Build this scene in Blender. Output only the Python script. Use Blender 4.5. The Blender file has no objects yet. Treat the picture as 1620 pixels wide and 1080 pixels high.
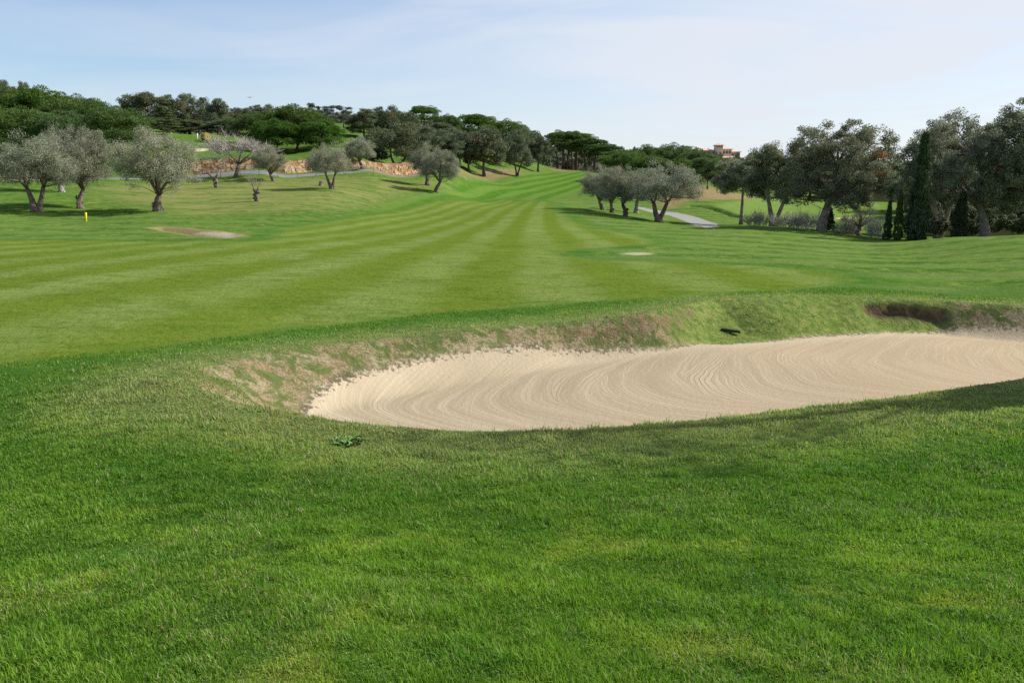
import bpy, math, random
import numpy as np
from mathutils import Vector
RNG = np.random.default_rng(7)
random.seed(7)
SC = bpy.context.scene
COL = SC.collection
R = math.radians

# ------------------------------------------------------------------ camera
F = 1260.0                      # focal length in photo pixels (1620 x 1080)
EYE = 1.65
PITCH = R(11.2)
CP, SP = math.cos(PITCH), math.sin(PITCH)

def ray(px, py):
    """world direction of a photo pixel, scaled so that its forward (y) part is 1"""
    a = (px - 810.0) / F
    b = -(py - 540.0) / F
    dy = CP + b * SP
    dz = -SP + b * CP
    return a / dy, dz / dy

def at(px, py, Y):
    rx, rz = ray(px, py)
    return (rx * Y, Y, EYE + rz * Y)

cam_d = bpy.data.cameras.new('camera')
cam_d.sensor_width = 36.0
cam_d.lens = 36.0 * F / 1620.0
cam_d.clip_start = 0.05
cam_d.clip_end = 6000
cam = bpy.data.objects.new('camera', cam_d)
cam.location = (0, 0, EYE)
cam.rotation_euler = (R(90) - PITCH, 0, 0)
COL.objects.link(cam)
SC.camera = cam

# ------------------------------------------------------------------ terrain
CTRL = [(-14, -8, 0), (0, -8, .05), (14, -8, .1), (-30, -20, 0), (30, -20, 0), (-5, 2, 0), (5, 2, .05), (0, 0, 0),
        (-60, 10, -1), (70, 10, -1), (0, -60, 0), (-200, -100, 0), (200, -100, 0),
        (-60, 40, -.2), (-95, 60, 1.5), (60, 30, -.9), (100, 50, -2.2), (140, 90, -2.4),
        (33, 60, -2.5), (39, 60, -2.3), (45, 80, -2.6), (60, 92, -2.3), (27, 70, -2.1),
        (-110, 130, 9), (-80, 180, 14), (-150, 250, 17), (-300, 500, 24), (0, 650, 14), (300, 450, 3),
        (700, 900, 14), (-600, 900, 28), (0, 1500, 22), (900, 300, -2), (-700, 200, 22), (120, 200, -1), (180, 320, 1)]
for p in [(810, 1080, 2.45), (100, 1080, 2.45), (1520, 1080, 2.45), (810, 850, 4.4), (100, 850, 4.4), (1520, 840, 4.5),
          (260, 600, 8.8), (490, 665, 7.9), (810, 690, 7.2), (1200, 660, 7.9), (1620, 605, 9.0), (1400, 638, 8.3),
          (650, 684, 7.4), (1000, 680, 7.4), (60, 660, 7.9),
          (900, 505, 15.2), (600, 530, 13.5), (400, 555, 11.8), (300, 580, 10), (1200, 475, 17), (1450, 479, 17.1),
          (1620, 490, 16.8), (0, 575, 10.5), (0, 480, 16), (0, 385, 34), (400, 450, 20), (810, 450, 20.5),
          (1270, 460, 19.5), (1600, 440, 23), (400, 382, 35), (810, 400, 31), (1300, 410, 30), (1600, 400, 31),
          (250, 360, 46), (50, 347, 52), (136, 352, 51), (500, 345, 56), (810, 360, 50), (1000, 365, 50),
          (1180, 357, 62), (1300, 368, 55), (1400, 386, 46.5), (1500, 376, 45), (1620, 372, 44), (1720, 371, 43),
          (1500, 397, 36), (1400, 402, 36.5), (1250, 335, 102), (1200, 320, 115), (1100, 300, 128), (1050, 333, 100),
          (1120, 355, 72), (1350, 345, 92), (1350, 320, 115), (1045, 351, 68), (957, 333, 78), (900, 320, 105),
          (1020, 345, 71), (810, 330, 80), (740, 318, 98), (870, 318, 103), (810, 300, 145), (860, 285, 195),
          (900, 272, 245), (860, 263, 290), (930, 270, 270), (690, 290, 109), (670, 284, 113), (716, 301, 114), (620, 271, 126), (765, 278, 175), (742, 272, 172), (818, 277, 192),
          (850, 268, 235), (735, 300, 122), (247, 333, 58), (66, 335, 56), (131, 330, 60), (97, 305, 72),
          (406, 318, 68), (527, 299, 82), (431, 286, 95), (341, 297, 84), (362, 281, 97), (573, 269, 110),
          (150, 283, 88), (20, 288, 80), (250, 283, 93), (300, 281, 98), (450, 274, 104), (560, 268, 112), (700, 265, 126),
          (300, 258, 106), (420, 250, 110), (560, 245, 118), (700, 250, 134), (330, 240, 130), (330, 215, 165),
          (550, 235, 140), (560, 215, 170), (180, 262, 115), (60, 250, 130), (270, 215, 190), (450, 245, 140),
          (450, 202, 200), (620, 225, 180), (780, 240, 245), (680, 205, 212), (820, 245, 265), (1100, 300, 195),
          (1000, 290, 210), (960, 277, 250), (1140, 276, 500), (1430, 274, 900), (1300, 320, 150), (1300, 305, 220),
          (650, 312, 88), (600, 325, 76), (640, 298, 98), (590, 290, 97), (330, 330, 62)]:
    CTRL.append(at(*p))
CTRL = np.array(CTRL, float)

def warp(x, y):
    r = np.hypot(x, y + 2.0) + 1e-6
    s = np.log1p(r / 6.0) / r
    return np.stack([x * s, (y + 2.0) * s], -1)

def _k(d2):
    return 0.5 * d2 * np.log(d2 + 1e-12)
_W = warp(CTRL[:, 0], CTRL[:, 1])
_n = len(_W)
_A = np.zeros((_n + 3, _n + 3))
_A[:_n, :_n] = _k(((_W[:, None] - _W[None]) ** 2).sum(-1)) + np.eye(_n) * 6e-4
_A[:_n, _n] = 1; _A[:_n, _n + 1:] = _W
_A[_n, :_n] = 1; _A[_n + 1:, :_n] = _W.T
_c = np.linalg.solve(_A, np.r_[CTRL[:, 2], 0, 0, 0])

def base_z(x, y):
    x = np.asarray(x, float); y = np.asarray(y, float)
    sh = x.shape
    w = warp(x.ravel(), y.ravel())
    out = np.empty(len(w))
    for i in range(0, len(w), 20000):
        q = w[i:i + 20000]
        d2 = ((q[:, None] - _W[None]) ** 2).sum(-1)
        out[i:i + 20000] = _k(d2) @ _c[:_n] + _c[_n] + q @ _c[_n + 1:]
    z = out.reshape(sh)
    # gentle lawn undulation, fading in with distance
    z = z + 0.025 * np.sin(x * 1.3 + .4 * np.sin(y * .9)) * np.sin(y * 1.1 + 1.0) \
          + 0.06 * np.sin(x * .23 + 1) * np.sin(y * .19 + x * .05) * np.clip((y - 12) / 25, 0, 1)
    return z

def seg_dist(x, y, poly, closed=True):
    """distance to polyline, inside flag, and index of nearest segment weights"""
    poly = np.asarray(poly, float)
    nseg = len(poly) if closed else len(poly) - 1
    best = np.full(x.shape, 1e9)
    inside = np.zeros(x.shape, bool)
    for i in range(nseg):
        ax, ay = poly[i]; bx, by = poly[(i + 1) % len(poly)]
        vx, vy = bx - ax, by - ay
        t = np.clip(((x - ax) * vx + (y - ay) * vy) / (vx * vx + vy * vy + 1e-12), 0, 1)
        best = np.minimum(best, np.hypot(x - ax - t * vx, y - ay - t * vy))
        if closed:
            c = ((ay > y) != (by > y)) & (x < (bx - ax) * (y - ay) / (by - ay + 1e-15) + ax)
            inside ^= c
    return best, inside

def sdf(x, y, poly):
    d, ins = seg_dist(x, y, poly)
    return np.where(ins, d, -d)

def sstep(a, b, v):
    t = np.clip((v - a) / (b - a), 0, 1)
    return t * t * (3 - 2 * t)

_YS = np.geomspace(1.8, 700, 2600)
def hit(px, py, fn):
    rx, rz = ray(px, py)
    zz = fn(rx * _YS, _YS)
    below = (EYE + rz * _YS) < zz
    i = int(np.argmax(below)) if below.any() else len(_YS) - 1
    i = max(i, 1)
    lo, hi = _YS[i - 1], _YS[i]
    return rx * (lo + hi) / 2, (lo + hi) / 2

def trace(pts, fn):
    return [hit(px, py, fn) for px, py in pts]

# bowl of the large bunker: rim points (photo pixel, width of the bank there)
RIM = [(258, 606, 1.3), (330, 634, .9), (410, 652, .6), (490, 665, .5), (570, 677, .5), (650, 685, .55), (730, 690, .6), (810, 690, .6),
       (900, 688, .6), (1000, 681, .6), (1100, 672, .6), (1200, 661, .6), (1300, 650, .6), (1400, 638, .6),
       (1500, 623, .6), (1620, 604, .6), (1620, 487, .9), (1500, 480, .8), (1400, 476, .9), (1300, 472, 1.6), (1200, 473, 2.0), (1120, 476, 1.6),
       (1080, 486, .8), (1020, 498, .7), (950, 507, .75), (880, 514, .8), (800, 520, 1.0), (700, 530, 1.1), (600, 541, 1.2), (500, 552, 1.3),
       (400, 566, 1.4), (320, 582, 1.4)]
_far = [(9.5, 10.6, .6), (13.5, 12.3, .7), (17.5, 15.2, 1.0), (17.8, 17.6, 1.2), (14.5, 18.4, 1.1)]   # the bunker runs on beyond the right edge
RIM_W = [hit(a, b, base_z) for a, b, _ in RIM]
RIM_W = np.array(RIM_W[:16] + [q[:2] for q in _far] + RIM_W[16:])
_rw = np.array([c for *_, c in RIM[:16]] + [q[2] for q in _far] + [c for *_, c in RIM[16:]])

def bowl(x, y):
    d, ins = seg_dist(x, y, RIM_W)
    num = np.zeros(x.shape); den = np.zeros(x.shape)
    for (ax, ay), w in zip(RIM_W, _rw):
        q = 1.0 / ((x - ax) ** 2 + (y - ay) ** 2 + .05) ** 1.5
        num += q * w; den += q
    w = num / den
    s = np.where(ins, d, -d)
    lipup = 0.05 * np.exp(-(s / .35) ** 2)
    return lipup - 0.62 * sstep(-0.05, 1, s / w), s

def ground1(x, y):
    x = np.asarray(x, float); y = np.asarray(y, float)
    z = base_z(x, y)
    m = (np.abs(y - 12) < 14) & (np.abs(x - 5) < 22)
    if m.any():
        z = z.copy()
        dz, _ = bowl(x[m], y[m])
        z[m] += dz
    return z

# undercut hollow in the far bank, small second bunker, far trench
HOL_W = np.array(trace([(1352, 482), (1375, 480), (1405, 479), (1440, 481), (1475, 485), (1505, 489), (1516, 497), (1496, 512), (1450, 516), (1405, 513), (1372, 503), (1355, 492)], ground1))
_ht = HOL_W[:6]
B2_W = np.array(trace([(228, 360), (260, 358), (300, 360), (345, 365), (385, 370), (392, 375), (360, 377), (310, 374), (270, 368)], ground1))
TR_W = np.array(trace([(1094, 326), (1118, 327), (1140, 333), (1160, 340), (1168, 344)], ground1))

def ground(x, y):
    x = np.asarray(x, float); y = np.asarray(y, float)
    z = np.array(ground1(x, y), float)
    m = (np.abs(y - HOL_W[:, 1].mean()) < 4) & (np.abs(x - HOL_W[:, 0].mean()) < 5)
    if m.any():
        dl = np.interp(x[m], _ht[:, 0], _ht[:, 1]) - y[m]
        xl, xr = _ht[0][0], _ht[-1][0]
        ends = sstep(xl, xl + .45, x[m]) * (1 - sstep(xr - .35, xr, x[m]))
        z[m] -= 0.15 * ends * sstep(0, .06, dl) * (1 - sstep(.07, .75, dl))
    m = (np.abs(y - B2_W[:, 1].mean()) < 9) & (np.abs(x - B2_W[:, 0].mean()) < 12)
    if m.any():
        z[m] -= 0.35 * sstep(0, 1.2, sdf(x[m], y[m], B2_W))
    m = (np.abs(y - TR_W[:, 1].mean()) < 16) & (np.abs(x - TR_W[:, 0].mean()) < 12)
    if m.any():
        dt, _ = seg_dist(x[m], y[m], TR_W, False)
        z[m] -= 0.45 * (1 - sstep(.1, .9, dt))
    return z

def gz(x, y):
    return float(ground(np.array([x]), np.array([y]))[0])

def onground(px, Y):
    """ground point at forward distance Y that shows at photo column px"""
    rx = (px - 810) / F
    z = 0.0
    x = rx * Y
    for _ in range(6):
        z = gz(x, Y)
        depth = Y * CP - (z - EYE) * SP
        x = rx * depth
    return x, Y, z

# ------------------------------------------------------------------ zones traced on the finished ground
def Z(*pts):
    return trace(pts, ground)
ZONES = {}
ZONES['sand'] = Z((484, 660), (478, 640), (490, 622), (520, 600), (560, 586), (600, 578), (640, 566), (690, 556), (740, 549), (800, 545), (850, 543),
                  (900, 547), (950, 549), (1010, 549), (1060, 546), (1100, 541), (1150, 544), (1200, 540), (1260, 532), (1320, 528), (1400, 523), (1500, 520), (1620, 515)) \
    + [(x, y) for x, y in [(14.0, 17.3), (16.7, 16.8), (16.6, 15.7), (13.2, 13.1), (9.5, 11.2)]] \
    + [(RIM_W[i][0], RIM_W[i][1] + .22) for i in (15, 14, 13, 12, 11, 10, 9, 8, 7, 6, 5, 4, 3)]
_bk = list(RIM_W)
ZONES['bank'] = [(x, y) for x, y in _bk]
ZONES['fair'] = Z((-60, 590), (0, 575), (200, 556), (450, 522), (700, 494), (900, 479), (1100, 468), (1250, 459), (1310, 452), (1338, 441), (1325, 433),
                  (1260, 425), (1130, 418), (990, 413), (905, 409), (878, 403), (895, 396), (980, 389), (1035, 384), (1010, 373), (950, 364),
                  (905, 350), (880, 335), (868, 320), (800, 316), (730, 317), (640, 331), (560, 347), (450, 362), (445, 372), (440, 378),
                  (380, 383), (250, 383), (120, 381), (0, 380), (-80, 380))
ZONES['fair2'] = Z((868, 316), (800, 312), (735, 314), (650, 326), (600, 334), (600, 322), (660, 308), (720, 297), (770, 288), (820, 280), (850, 273), (935, 272), (925, 290), (905, 305))
ZONES['dry'] = Z((150, 300), (200, 290), (330, 286), (480, 283), (600, 282), (690, 288), (710, 297), (640, 305), (580, 322), (520, 335), (400, 336), (290, 338), (200, 318))
ZONES['sand2'] = Z((308, 369), (335, 367), (365, 369), (384, 373), (370, 376), (340, 374))
ZONES['bank2'] = [tuple(p) for p in B2_W]
ZONES['sand3'] = Z((980, 401), (1000, 399), (1030, 400), (1034, 402.5), (1005, 404))
ZONES['path'] = Z((1000, 326), (1030, 331), (1070, 336), (1100, 343), (1135, 354), (1136, 360), (1118, 361), (1090, 352), (1060, 341), (1020, 333))
ZONES['green'] = Z((1130, 324), (1180, 317), (1260, 314), (1330, 318), (1395, 326), (1395, 342), (1330, 350), (1250, 347), (1180, 342), (1150, 334))
ZONES['brown'] = Z((1040, 322), (1048, 298), (1080, 290), (1130, 297), (1175, 308), (1215, 316), (1180, 316), (1120, 316), (1085, 318), (1060, 330))
ZONES['soil'] = Z((575, 271), (620, 262), (690, 268), (700, 276), (660, 278), (630, 281)) 
ZONES['scarp'] = Z((845, 531), (880, 525), (930, 519), (985, 509), (1035, 502), (1075, 490), (1095, 488), (1098, 502), (1060, 517), (1010, 528), (970, 536), (900, 539))
ZONES['soil_b'] = Z((720, 272), (760, 266), (820, 268), (828, 277), (790, 281), (735, 282))
ZONES['soil_c'] = Z((870, 268), (900, 262), (960, 264), (950, 272), (890, 272))
ZONES['far_sand'] = Z((1320, 345), (1345, 343), (1372, 346), (1340, 350))
ZONES['scrape'] = Z((436, 409), (452, 404), (488, 401), (500, 403), (480, 408), (455, 411))
ZONES['tee_sand'] = Z((294, 239), (312, 235), (334, 235), (330, 238), (310, 241))
ROAD_L = [onground(p, Y)[:2] for p, Y in [(-260, 74), (-100, 79), (60, 84), (200, 91), (330, 98.5), (450, 101.5), (560, 108.5), (640, 116), (690, 122)]]
for _i, (_px, _Y) in enumerate([(1400, 95)]):
    pass

# ------------------------------------------------------------------ mesh helpers
def mesh_np(name, V, faces_flat, nper, mat=None, attrs=None, smooth=False):
    V = np.ascontiguousarray(V, np.float32)
    me = bpy.data.meshes.new(name)
    me.vertices.add(len(V)); me.vertices.foreach_set('co', V.ravel())
    ff = np.ascontiguousarray(faces_flat, np.int32).ravel()
    if np.isscalar(nper):
        nf = len(ff) // nper
        starts = np.arange(nf, dtype=np.int32) * nper
        tot = np.full(nf, nper, np.int32)
    else:
        tot = np.asarray(nper, np.int32); nf = len(tot)
        starts = np.r_[0, np.cumsum(tot)[:-1]].astype(np.int32)
    me.loops.add(len(ff)); me.loops.foreach_set('vertex_index', ff)
    me.polygons.add(nf)
    me.polygons.foreach_set('loop_start', starts)
    me.polygons.foreach_set('loop_total', tot)
    if smooth:
        me.polygons.foreach_set('use_smooth', np.ones(nf, bool))
    for k, a in (attrs or {}).items():
        at_ = me.attributes.new(k, 'FLOAT', 'POINT')
        at_.data.foreach_set('value', np.ascontiguousarray(a, np.float32))
    me.update(calc_edges=True)
    if mat: me.materials.append(mat)
    return me

def link(name, me, parent=None, loc=None):
    o = bpy.data.objects.new(name, me)
    COL.objects.link(o)
    if parent: o.parent = parent
    if loc is not None: o.location = loc
    return o

def tag(o, label=None, cat=None, group=None, kind=None):
    if label: o['label'] = label
    if cat: o['category'] = cat
    if group: o['group'] = group
    if kind: o['kind'] = kind
    return o

class MB:
    """collects quads / tris of several shapes into one mesh"""
    def __init__(s): s.v = []; s.f = []
    def add(s, V, Fc):
        n = len(s.v); s.v += [tuple(p) for p in V]; s.f += [tuple(i + n for i in f) for f in Fc]
    def tube(s, pts, rad, sides=7, cap=True):
        pts = [Vector(p) for p in pts]
        n0 = len(s.v)
        up = Vector((0.13, .97, .21))
        for i, p in enumerate(pts):
            d = (pts[min(i + 1, len(pts) - 1)] - pts[max(i - 1, 0)])
            d = d.normalized() if d.length > 1e-9 else Vector((0, 0, 1))
            a = d.cross(up)
            if a.length < .05: a = d.cross(Vector((1, 0, 0)))
            a.normalize(); b = d.cross(a)
            for k in range(sides):
                t = 2 * math.pi * k / sides
                s.v.append(tuple(p + (a * math.cos(t) + b * math.sin(t)) * rad[i]))
        for i in range(len(pts) - 1):
            for k in range(sides):
                s.f.append((n0 + i * sides + k, n0 + i * sides + (k + 1) % sides, n0 + (i + 1) * sides + (k + 1) % sides, n0 + (i + 1) * sides + k))
        if cap:
            s.f.append(tuple(n0 + (len(pts) - 1) * sides + k for k in range(sides)))
            s.f.append(tuple(n0 + k for k in reversed(range(sides))))
    def box(s, c, d, rot=0.0, jit=0.0, bev=0.0):
        cx, cy, cz = c; hx, hy, hz = d[0] / 2, d[1] / 2, d[2] / 2
        ca, sa = math.cos(rot), math.sin(rot)
        V = []
        for z in (-hz, hz):
            for (x, y) in ((-hx, -hy), (hx, -hy), (hx, hy), (-hx, hy)):
                x2, y2, z2 = [q + random.uniform(-jit, jit) for q in (x, y, z)]
                V.append((cx + x2 * ca - y2 * sa, cy + x2 * sa + y2 * ca, cz + z2))
        s.add(V, [(3, 2, 1, 0), (4, 5, 6, 7), (0, 1, 5, 4), (1, 2, 6, 5), (2, 3, 7, 6), (3, 0, 4, 7)])
    def mesh(s, name, mat=None, smooth=False):
        me = bpy.data.meshes.new(name)
        me.from_pydata(s.v, [], s.f)
        if smooth:
            for p in me.polygons: p.use_smooth = True
        if mat: me.materials.append(mat)
        me.update()
        return me

# ------------------------------------------------------------------ node helper
class NT:
    def __init__(s, name, world=False):
        if world:
            s.t = name
        else:
            s.m = bpy.data.materials.new(name); s.m.use_nodes = True
            s.t = s.m.node_tree
        s.t.nodes.clear()
    def n(s, ty, **kw):
        nd = s.t.nodes.new(ty)
        for k, v in kw.items(): setattr(nd, k, v)
        return nd
    def put(s, sock, v):
        if v is None: return
        if hasattr(v, 'is_output') or isinstance(v, bpy.types.NodeSocket): s.t.links.new(v, sock)
        elif isinstance(v, (tuple, list)) and sock.type == 'RGBA' and len(v) == 3: sock.default_value = (*v, 1)
        else: sock.default_value = v
    def ma(s, op, a, b=None, c=None, clamp=False):
        nd = s.n('ShaderNodeMath', operation=op, use_clamp=clamp)
        for i, v in enumerate((a, b, c)): s.put(nd.inputs[i], v)
        return nd.outputs[0]
    def vm(s, op, a, b=None):
        nd = s.n('ShaderNodeVectorMath', operation=op)
        s.put(nd.inputs[0], a)
        if b is not None:
            s.put(nd.inputs[3 if op == 'SCALE' else 1], b)
        return nd.outputs[0]
    def mix(s, f, a, b, blend='MIX'):
        nd = s.n('ShaderNodeMix', data_type='RGBA', blend_type=blend)
        s.put(nd.inputs[0], f); s.put(nd.inputs[6], a); s.put(nd.inputs[7], b)
        return nd.outputs[2]
    def rng(s, v, a, b, c=0.0, d=1.0, smooth=True):
        nd = s.n('ShaderNodeMapRange', interpolation_type='SMOOTHSTEP' if smooth else 'LINEAR')
        for i, q in enumerate((v, a, b, c, d)): s.put(nd.inputs[i], q)
        return nd.outputs[0]
    def noise(s, vec, scale, detail=3.0, rough=.55, dist=0.0):
        nd = s.n('ShaderNodeTexNoise')
        s.put(nd.inputs['Vector'], vec); nd.inputs['Scale'].default_value = scale
        nd.inputs['Detail'].default_value = detail; nd.inputs['Roughness'].default_value = rough
        nd.inputs['Distortion'].default_value = dist
        return nd.outputs[0]
    def attr(s, name):
        return s.n('ShaderNodeAttribute', attribute_name=name).outputs['Fac']
    def sep(s, v):
        nd = s.n('ShaderNodeSeparateXYZ'); s.put(nd.inputs[0], v); return nd.outputs
    def comb(s, x, y, z):
        nd = s.n('ShaderNodeCombineXYZ')
        for i, v in enumerate((x, y, z)): s.put(nd.inputs[i], v)
        return nd.outputs[0]
    def pos(s):
        return s.n('ShaderNodeNewGeometry').outputs['Position']
    def bump(s, h, strength, dist, normal=None):
        nd = s.n('ShaderNodeBump'); s.put(nd.inputs['Height'], h)
        s.put(nd.inputs['Strength'], strength); s.put(nd.inputs['Distance'], dist)
        if normal is not None: s.put(nd.inputs['Normal'], normal)
        return nd.outputs[0]
    def bsdf(s, color, rough=.8, spec=.25, normal=None):
        nd = s.n('ShaderNodeBsdfPrincipled')
        s.put(nd.inputs['Base Color'], color); s.put(nd.inputs['Roughness'], rough)
        s.put(nd.inputs['Specular IOR Level'], spec)
        if normal is not None: s.put(nd.inputs['Normal'], normal)
        return nd.outputs[0]
    def out(s, sh):
        o = s.n('ShaderNodeOutputMaterial'); s.t.links.new(sh, o.inputs[0]); return s.m

def plain(name, col, rough=.8, var=.25, scale=6.0, spec=.2, bump=.0, bscale=20, coord='object'):
    t = NT(name)
    p = t.n('ShaderNodeTexCoord').outputs['Object'] if coord == 'object' else t.pos()
    f = t.noise(p, scale, 5, .6)
    c = t.mix(t.rng(f, .3, .7), tuple(q * (1 - var) for q in col), tuple(min(q * (1 + var), .95) for q in col))
    nrm = t.bump(t.noise(p, bscale, 5, .6), bump, .05) if bump else None
    return t.out(t.bsdf(c, rough, spec, nrm))
# ------------------------------------------------------------------ ground materials
def vnoise(x, y, seed=0):
    xi = np.floor(x).astype(np.int64); yi = np.floor(y).astype(np.int64)
    fx = x - xi; fy = y - yi
    fx = fx * fx * (3 - 2 * fx); fy = fy * fy * (3 - 2 * fy)
    def h(a, b):
        n = (a * 374761393 + b * 668265263 + seed * 974711) & 0x7fffffff
        n = ((n ^ (n >> 13)) * 1274126177) & 0x7fffffff
        return ((n ^ (n >> 16)) & 0xffff) / 65535.0
    return (h(xi, yi) * (1 - fx) + h(xi + 1, yi) * fx) * (1 - fy) + (h(xi, yi + 1) * (1 - fx) + h(xi + 1, yi + 1) * fx) * fy

def fbm(x, y, seed=0, o=4):
    s = 0; a = .5; t = 0
    for i in range(o):
        s = s + a * vnoise(x * 2 ** i, y * 2 ** i, seed + i * 17); t += a; a *= .55
    return s / t

def grass_tone(t, p):
    """colour of unmown / semi rough grass from world position: patches of blue green, mid green, yellow green"""
    big = t.noise(p, .55, 4, .6, .6)
    med = t.noise(p, 1.9, 5, .62, .5)
    c = t.mix(t.rng(big, .40, .60), G_DARK, G_MID)
    c = t.mix(t.rng(med, .47, .64), c, G_LIGHT)
    blue = t.noise(t.vm('ADD', p, (11.0, 17.0, 0.0)), 1.3, 4, .6, .6)
    c = t.mix(t.rng(blue, .55, .68, 0, .7), c, G_BLUE)
    yel = t.noise(t.vm('ADD', p, (31.0, 7.0, 0.0)), 1.1, 5, .65, .8)
    return t.mix(t.rng(yel, .54, .68, 0, .8), c, G_YEL)
G_BLUE = (.036, .102, .024)
G_DARK = (.038, .090, .014); G_MID = (.068, .130, .020); G_LIGHT = (.112, .172, .031); G_YEL = (.180, .208, .048)

def ground_material():
    t = NT('ground_cover')
    p = t.pos()
    x, y, z = t.sep(p)
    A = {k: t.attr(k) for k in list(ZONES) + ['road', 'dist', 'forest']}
    n_f = t.noise(p, 26, 4, .7)          # fine, 4 cm
    n_m = t.noise(p, 5.5, 5, .62, .3)
    n_b = t.noise(p, 1.1, 4, .6, .4)
    n_h = t.noise(p, .16, 4, .6, .5)
    nc = lambda n, a: t.ma('MULTIPLY', t.ma('SUBTRACT', n, .5), a)
    def mask(sd, w, amp=0.0, nz=None):
        v = t.ma('ADD', sd, nc(nz, amp)) if amp else sd
        return t.rng(v, t.ma('MULTIPLY', w, -1.0) if not isinstance(w, float) else -w, w)
    # rough
    c = grass_tone(t, p)
    # mottling that reads at distance
    sp = t.noise(t.vm('MULTIPLY', p, (1.0, .45, 1.0)), 3.2, 6, .72)
    c = t.mix(t.rng(sp, .30, .72, .0, .5), c, t.mix(.5, c, (.125, .20, .05)))
    # mowing bands across the semi rough on the right and left
    u2 = t.ma('ADD', t.ma('MULTIPLY', x, t.rng(x, -10, 25, .05, .16)), y)
    ph = t.ma('ADD', t.ma('MULTIPLY', u2, 1.55), nc(n_h, 4.0))
    band = t.rng(t.ma('SINE', ph), -.55, .55)
    bandon = t.ma('MULTIPLY', t.rng(y, 15, 20), t.ma('MAXIMUM', t.rng(x, -2, 4), t.rng(y, 60, 48, 0, .7)))
    c = t.mix(t.ma('MULTIPLY', t.ma('MULTIPLY', band, bandon), .62), c, t.mix(t.rng(n_m, .3, .7), (.100, .154, .036), (.145, .188, .060)))
    # a close-cut collar is darker and bluer just outside the fairway
    col_ = t.ma('MULTIPLY', t.rng(A['fair'], -2.2, -.5), t.rng(A['fair'], .2, -.2))
    c = t.mix(t.ma('MULTIPLY', col_, .45), c, (.036, .115, .016))
    ring = t.ma('MULTIPLY', t.rng(A['bank'], -3.4, -2.2), t.rng(A['bank'], -1.1, -1.7))
    c = t.mix(t.ma('MULTIPLY', ring, .5), c, (.034, .100, .012))
    # fairway stripes
    def stripes(cc, per, w0, w1, wl):
        bend = t.ma('MULTIPLY', t.ma('MULTIPLY', y, y), cc)
        wd = t.ma('ADD', t.ma('MULTIPLY', t.ma('POWER', 2.71828, t.ma('DIVIDE', y, -wl)), w1), w0)
        u = t.ma('DIVIDE', t.ma('SUBTRACT', x, bend), wd)
        u = t.ma('ADD', u, nc(n_h, .7))
        u = t.ma('ADD', u, nc(n_b, .3))
        return t.ma('SINE', t.ma('MULTIPLY', u, 2 * math.pi / per))
    s1 = t.rng(stripes(.00035, 3.0, .55, 1.6, 26.0), -.9, .9)
    s1 = t.ma('ADD', t.ma('MULTIPLY', s1, t.rng(n_h, .3, .7, .5, 1.0)), nc(n_b, .7), clamp=True)
    streak = t.noise(t.vm('MULTIPLY', p, (.55, 1.7, 1.0)), 2.2, 6, .7, .5)
    fd = t.mix(t.rng(streak, .3, .7), F_DARK, F_DARK2)
    fl = t.mix(t.rng(streak, .3, .7), F_LIGHT, F_LIGHT2)
    fc = t.mix(s1, fd, fl)
    fc = t.mix(t.rng(t.noise(t.vm('MULTIPLY', p, (.5, 1.0, 1.0)), .7, 5, .65, .8), .58, .78, 0, .5), fc, (.20, .225, .04))
    fc = t.mix(t.rng(n_m, .58, .8, 0, .55), fc, (.055, .12, .014))
    blot = t.noise(t.vm('ADD', t.vm('MULTIPLY', p, (.7, 1.0, 1.0)), (9.0, 3.0, 0.0)), 1.5, 6, .7, .6)
    fc = t.mix(t.rng(blot, .46, .68, 0, .62), fc, (.060, .112, .010))
    fc = t.mix(t.rng(t.noise(p, 9, 5, .75), .48, .70, 0, .5), fc, (.075, .120, .014))
    fc = t.mix(t.rng(n_f, .35, .70, .22, 0), fc, (.04, .075, .008))
    fmask = mask(A['fair'], t.rng(y, 15, 60, .5, 1.4), 1.0, n_b)
    c = t.mix(fmask, c, fc)
    # pale top-dressed scrape on the fairway
    c = t.mix(t.ma('MULTIPLY', t.rng(A['scrape'], -.5, .6), t.rng(t.noise(t.vm('MULTIPLY', p, (.4, 1.0, 1.0)), 4, 5, .7), .46, .62, 0, .7)), c, (.36, .35, .22))
    # far fairway beyond the crest, greener with long diagonal stripes
    s2 = t.rng(stripes(.0006, 4.6, .8, .3, 60.0), -.7, .7)
    f2 = t.mix(s2, (.046, .122, .012), (.088, .160, .028))
    f2 = t.mix(t.rng(n_b, .4, .75, 0, .45), f2, (.15, .20, .05))
    f2 = t.mix(t.rng(streak, .45, .75, 0, .5), f2, (.05, .105, .014))
    c = t.mix(mask(A['fair2'], .7, 1.2, n_b), c, f2)
    # dry hillside
    dr = t.noise(t.vm('MULTIPLY', p, (.5, 1.0, 1.0)), .42, 6, .68, .9)
    dc = t.mix(t.rng(n_m, .3, .7), (.165, .165, .048), (.235, .215, .092))
    c = t.mix(t.ma('MULTIPLY', t.rng(A['dry'], -3.5, 3.5), t.rng(dr, .36, .64, .05, .9)), c, dc)
    # brown soil zones
    soil = t.mix(t.rng(n_m, .3, .7), (.16, .105, .055), (.26, .19, .105))
    soil_g = t.mix(t.rng(n_b, .45, .6), soil, (.10, .135, .04))
    for k, w in (('brown', 1.5), ('soil', 1.5), ('soil_b', 1.5), ('soil_c', 1.5)):
        c = t.mix(mask(A[k], w, 2.0, n_b), c, soil if k == 'brown' else soil_g)
    c = t.mix(t.ma('MULTIPLY', mask(A['brown'], 1.5, 2.0, n_b), t.rng(n_b, .45, .65, 0, .8)), c, (.21, .20, .075))
    # bunker bank: bare earth, straw and tufts
    straw = t.mix(t.rng(n_f, .3, .7), (.165, .138, .078), (.315, .265, .165))
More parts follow.
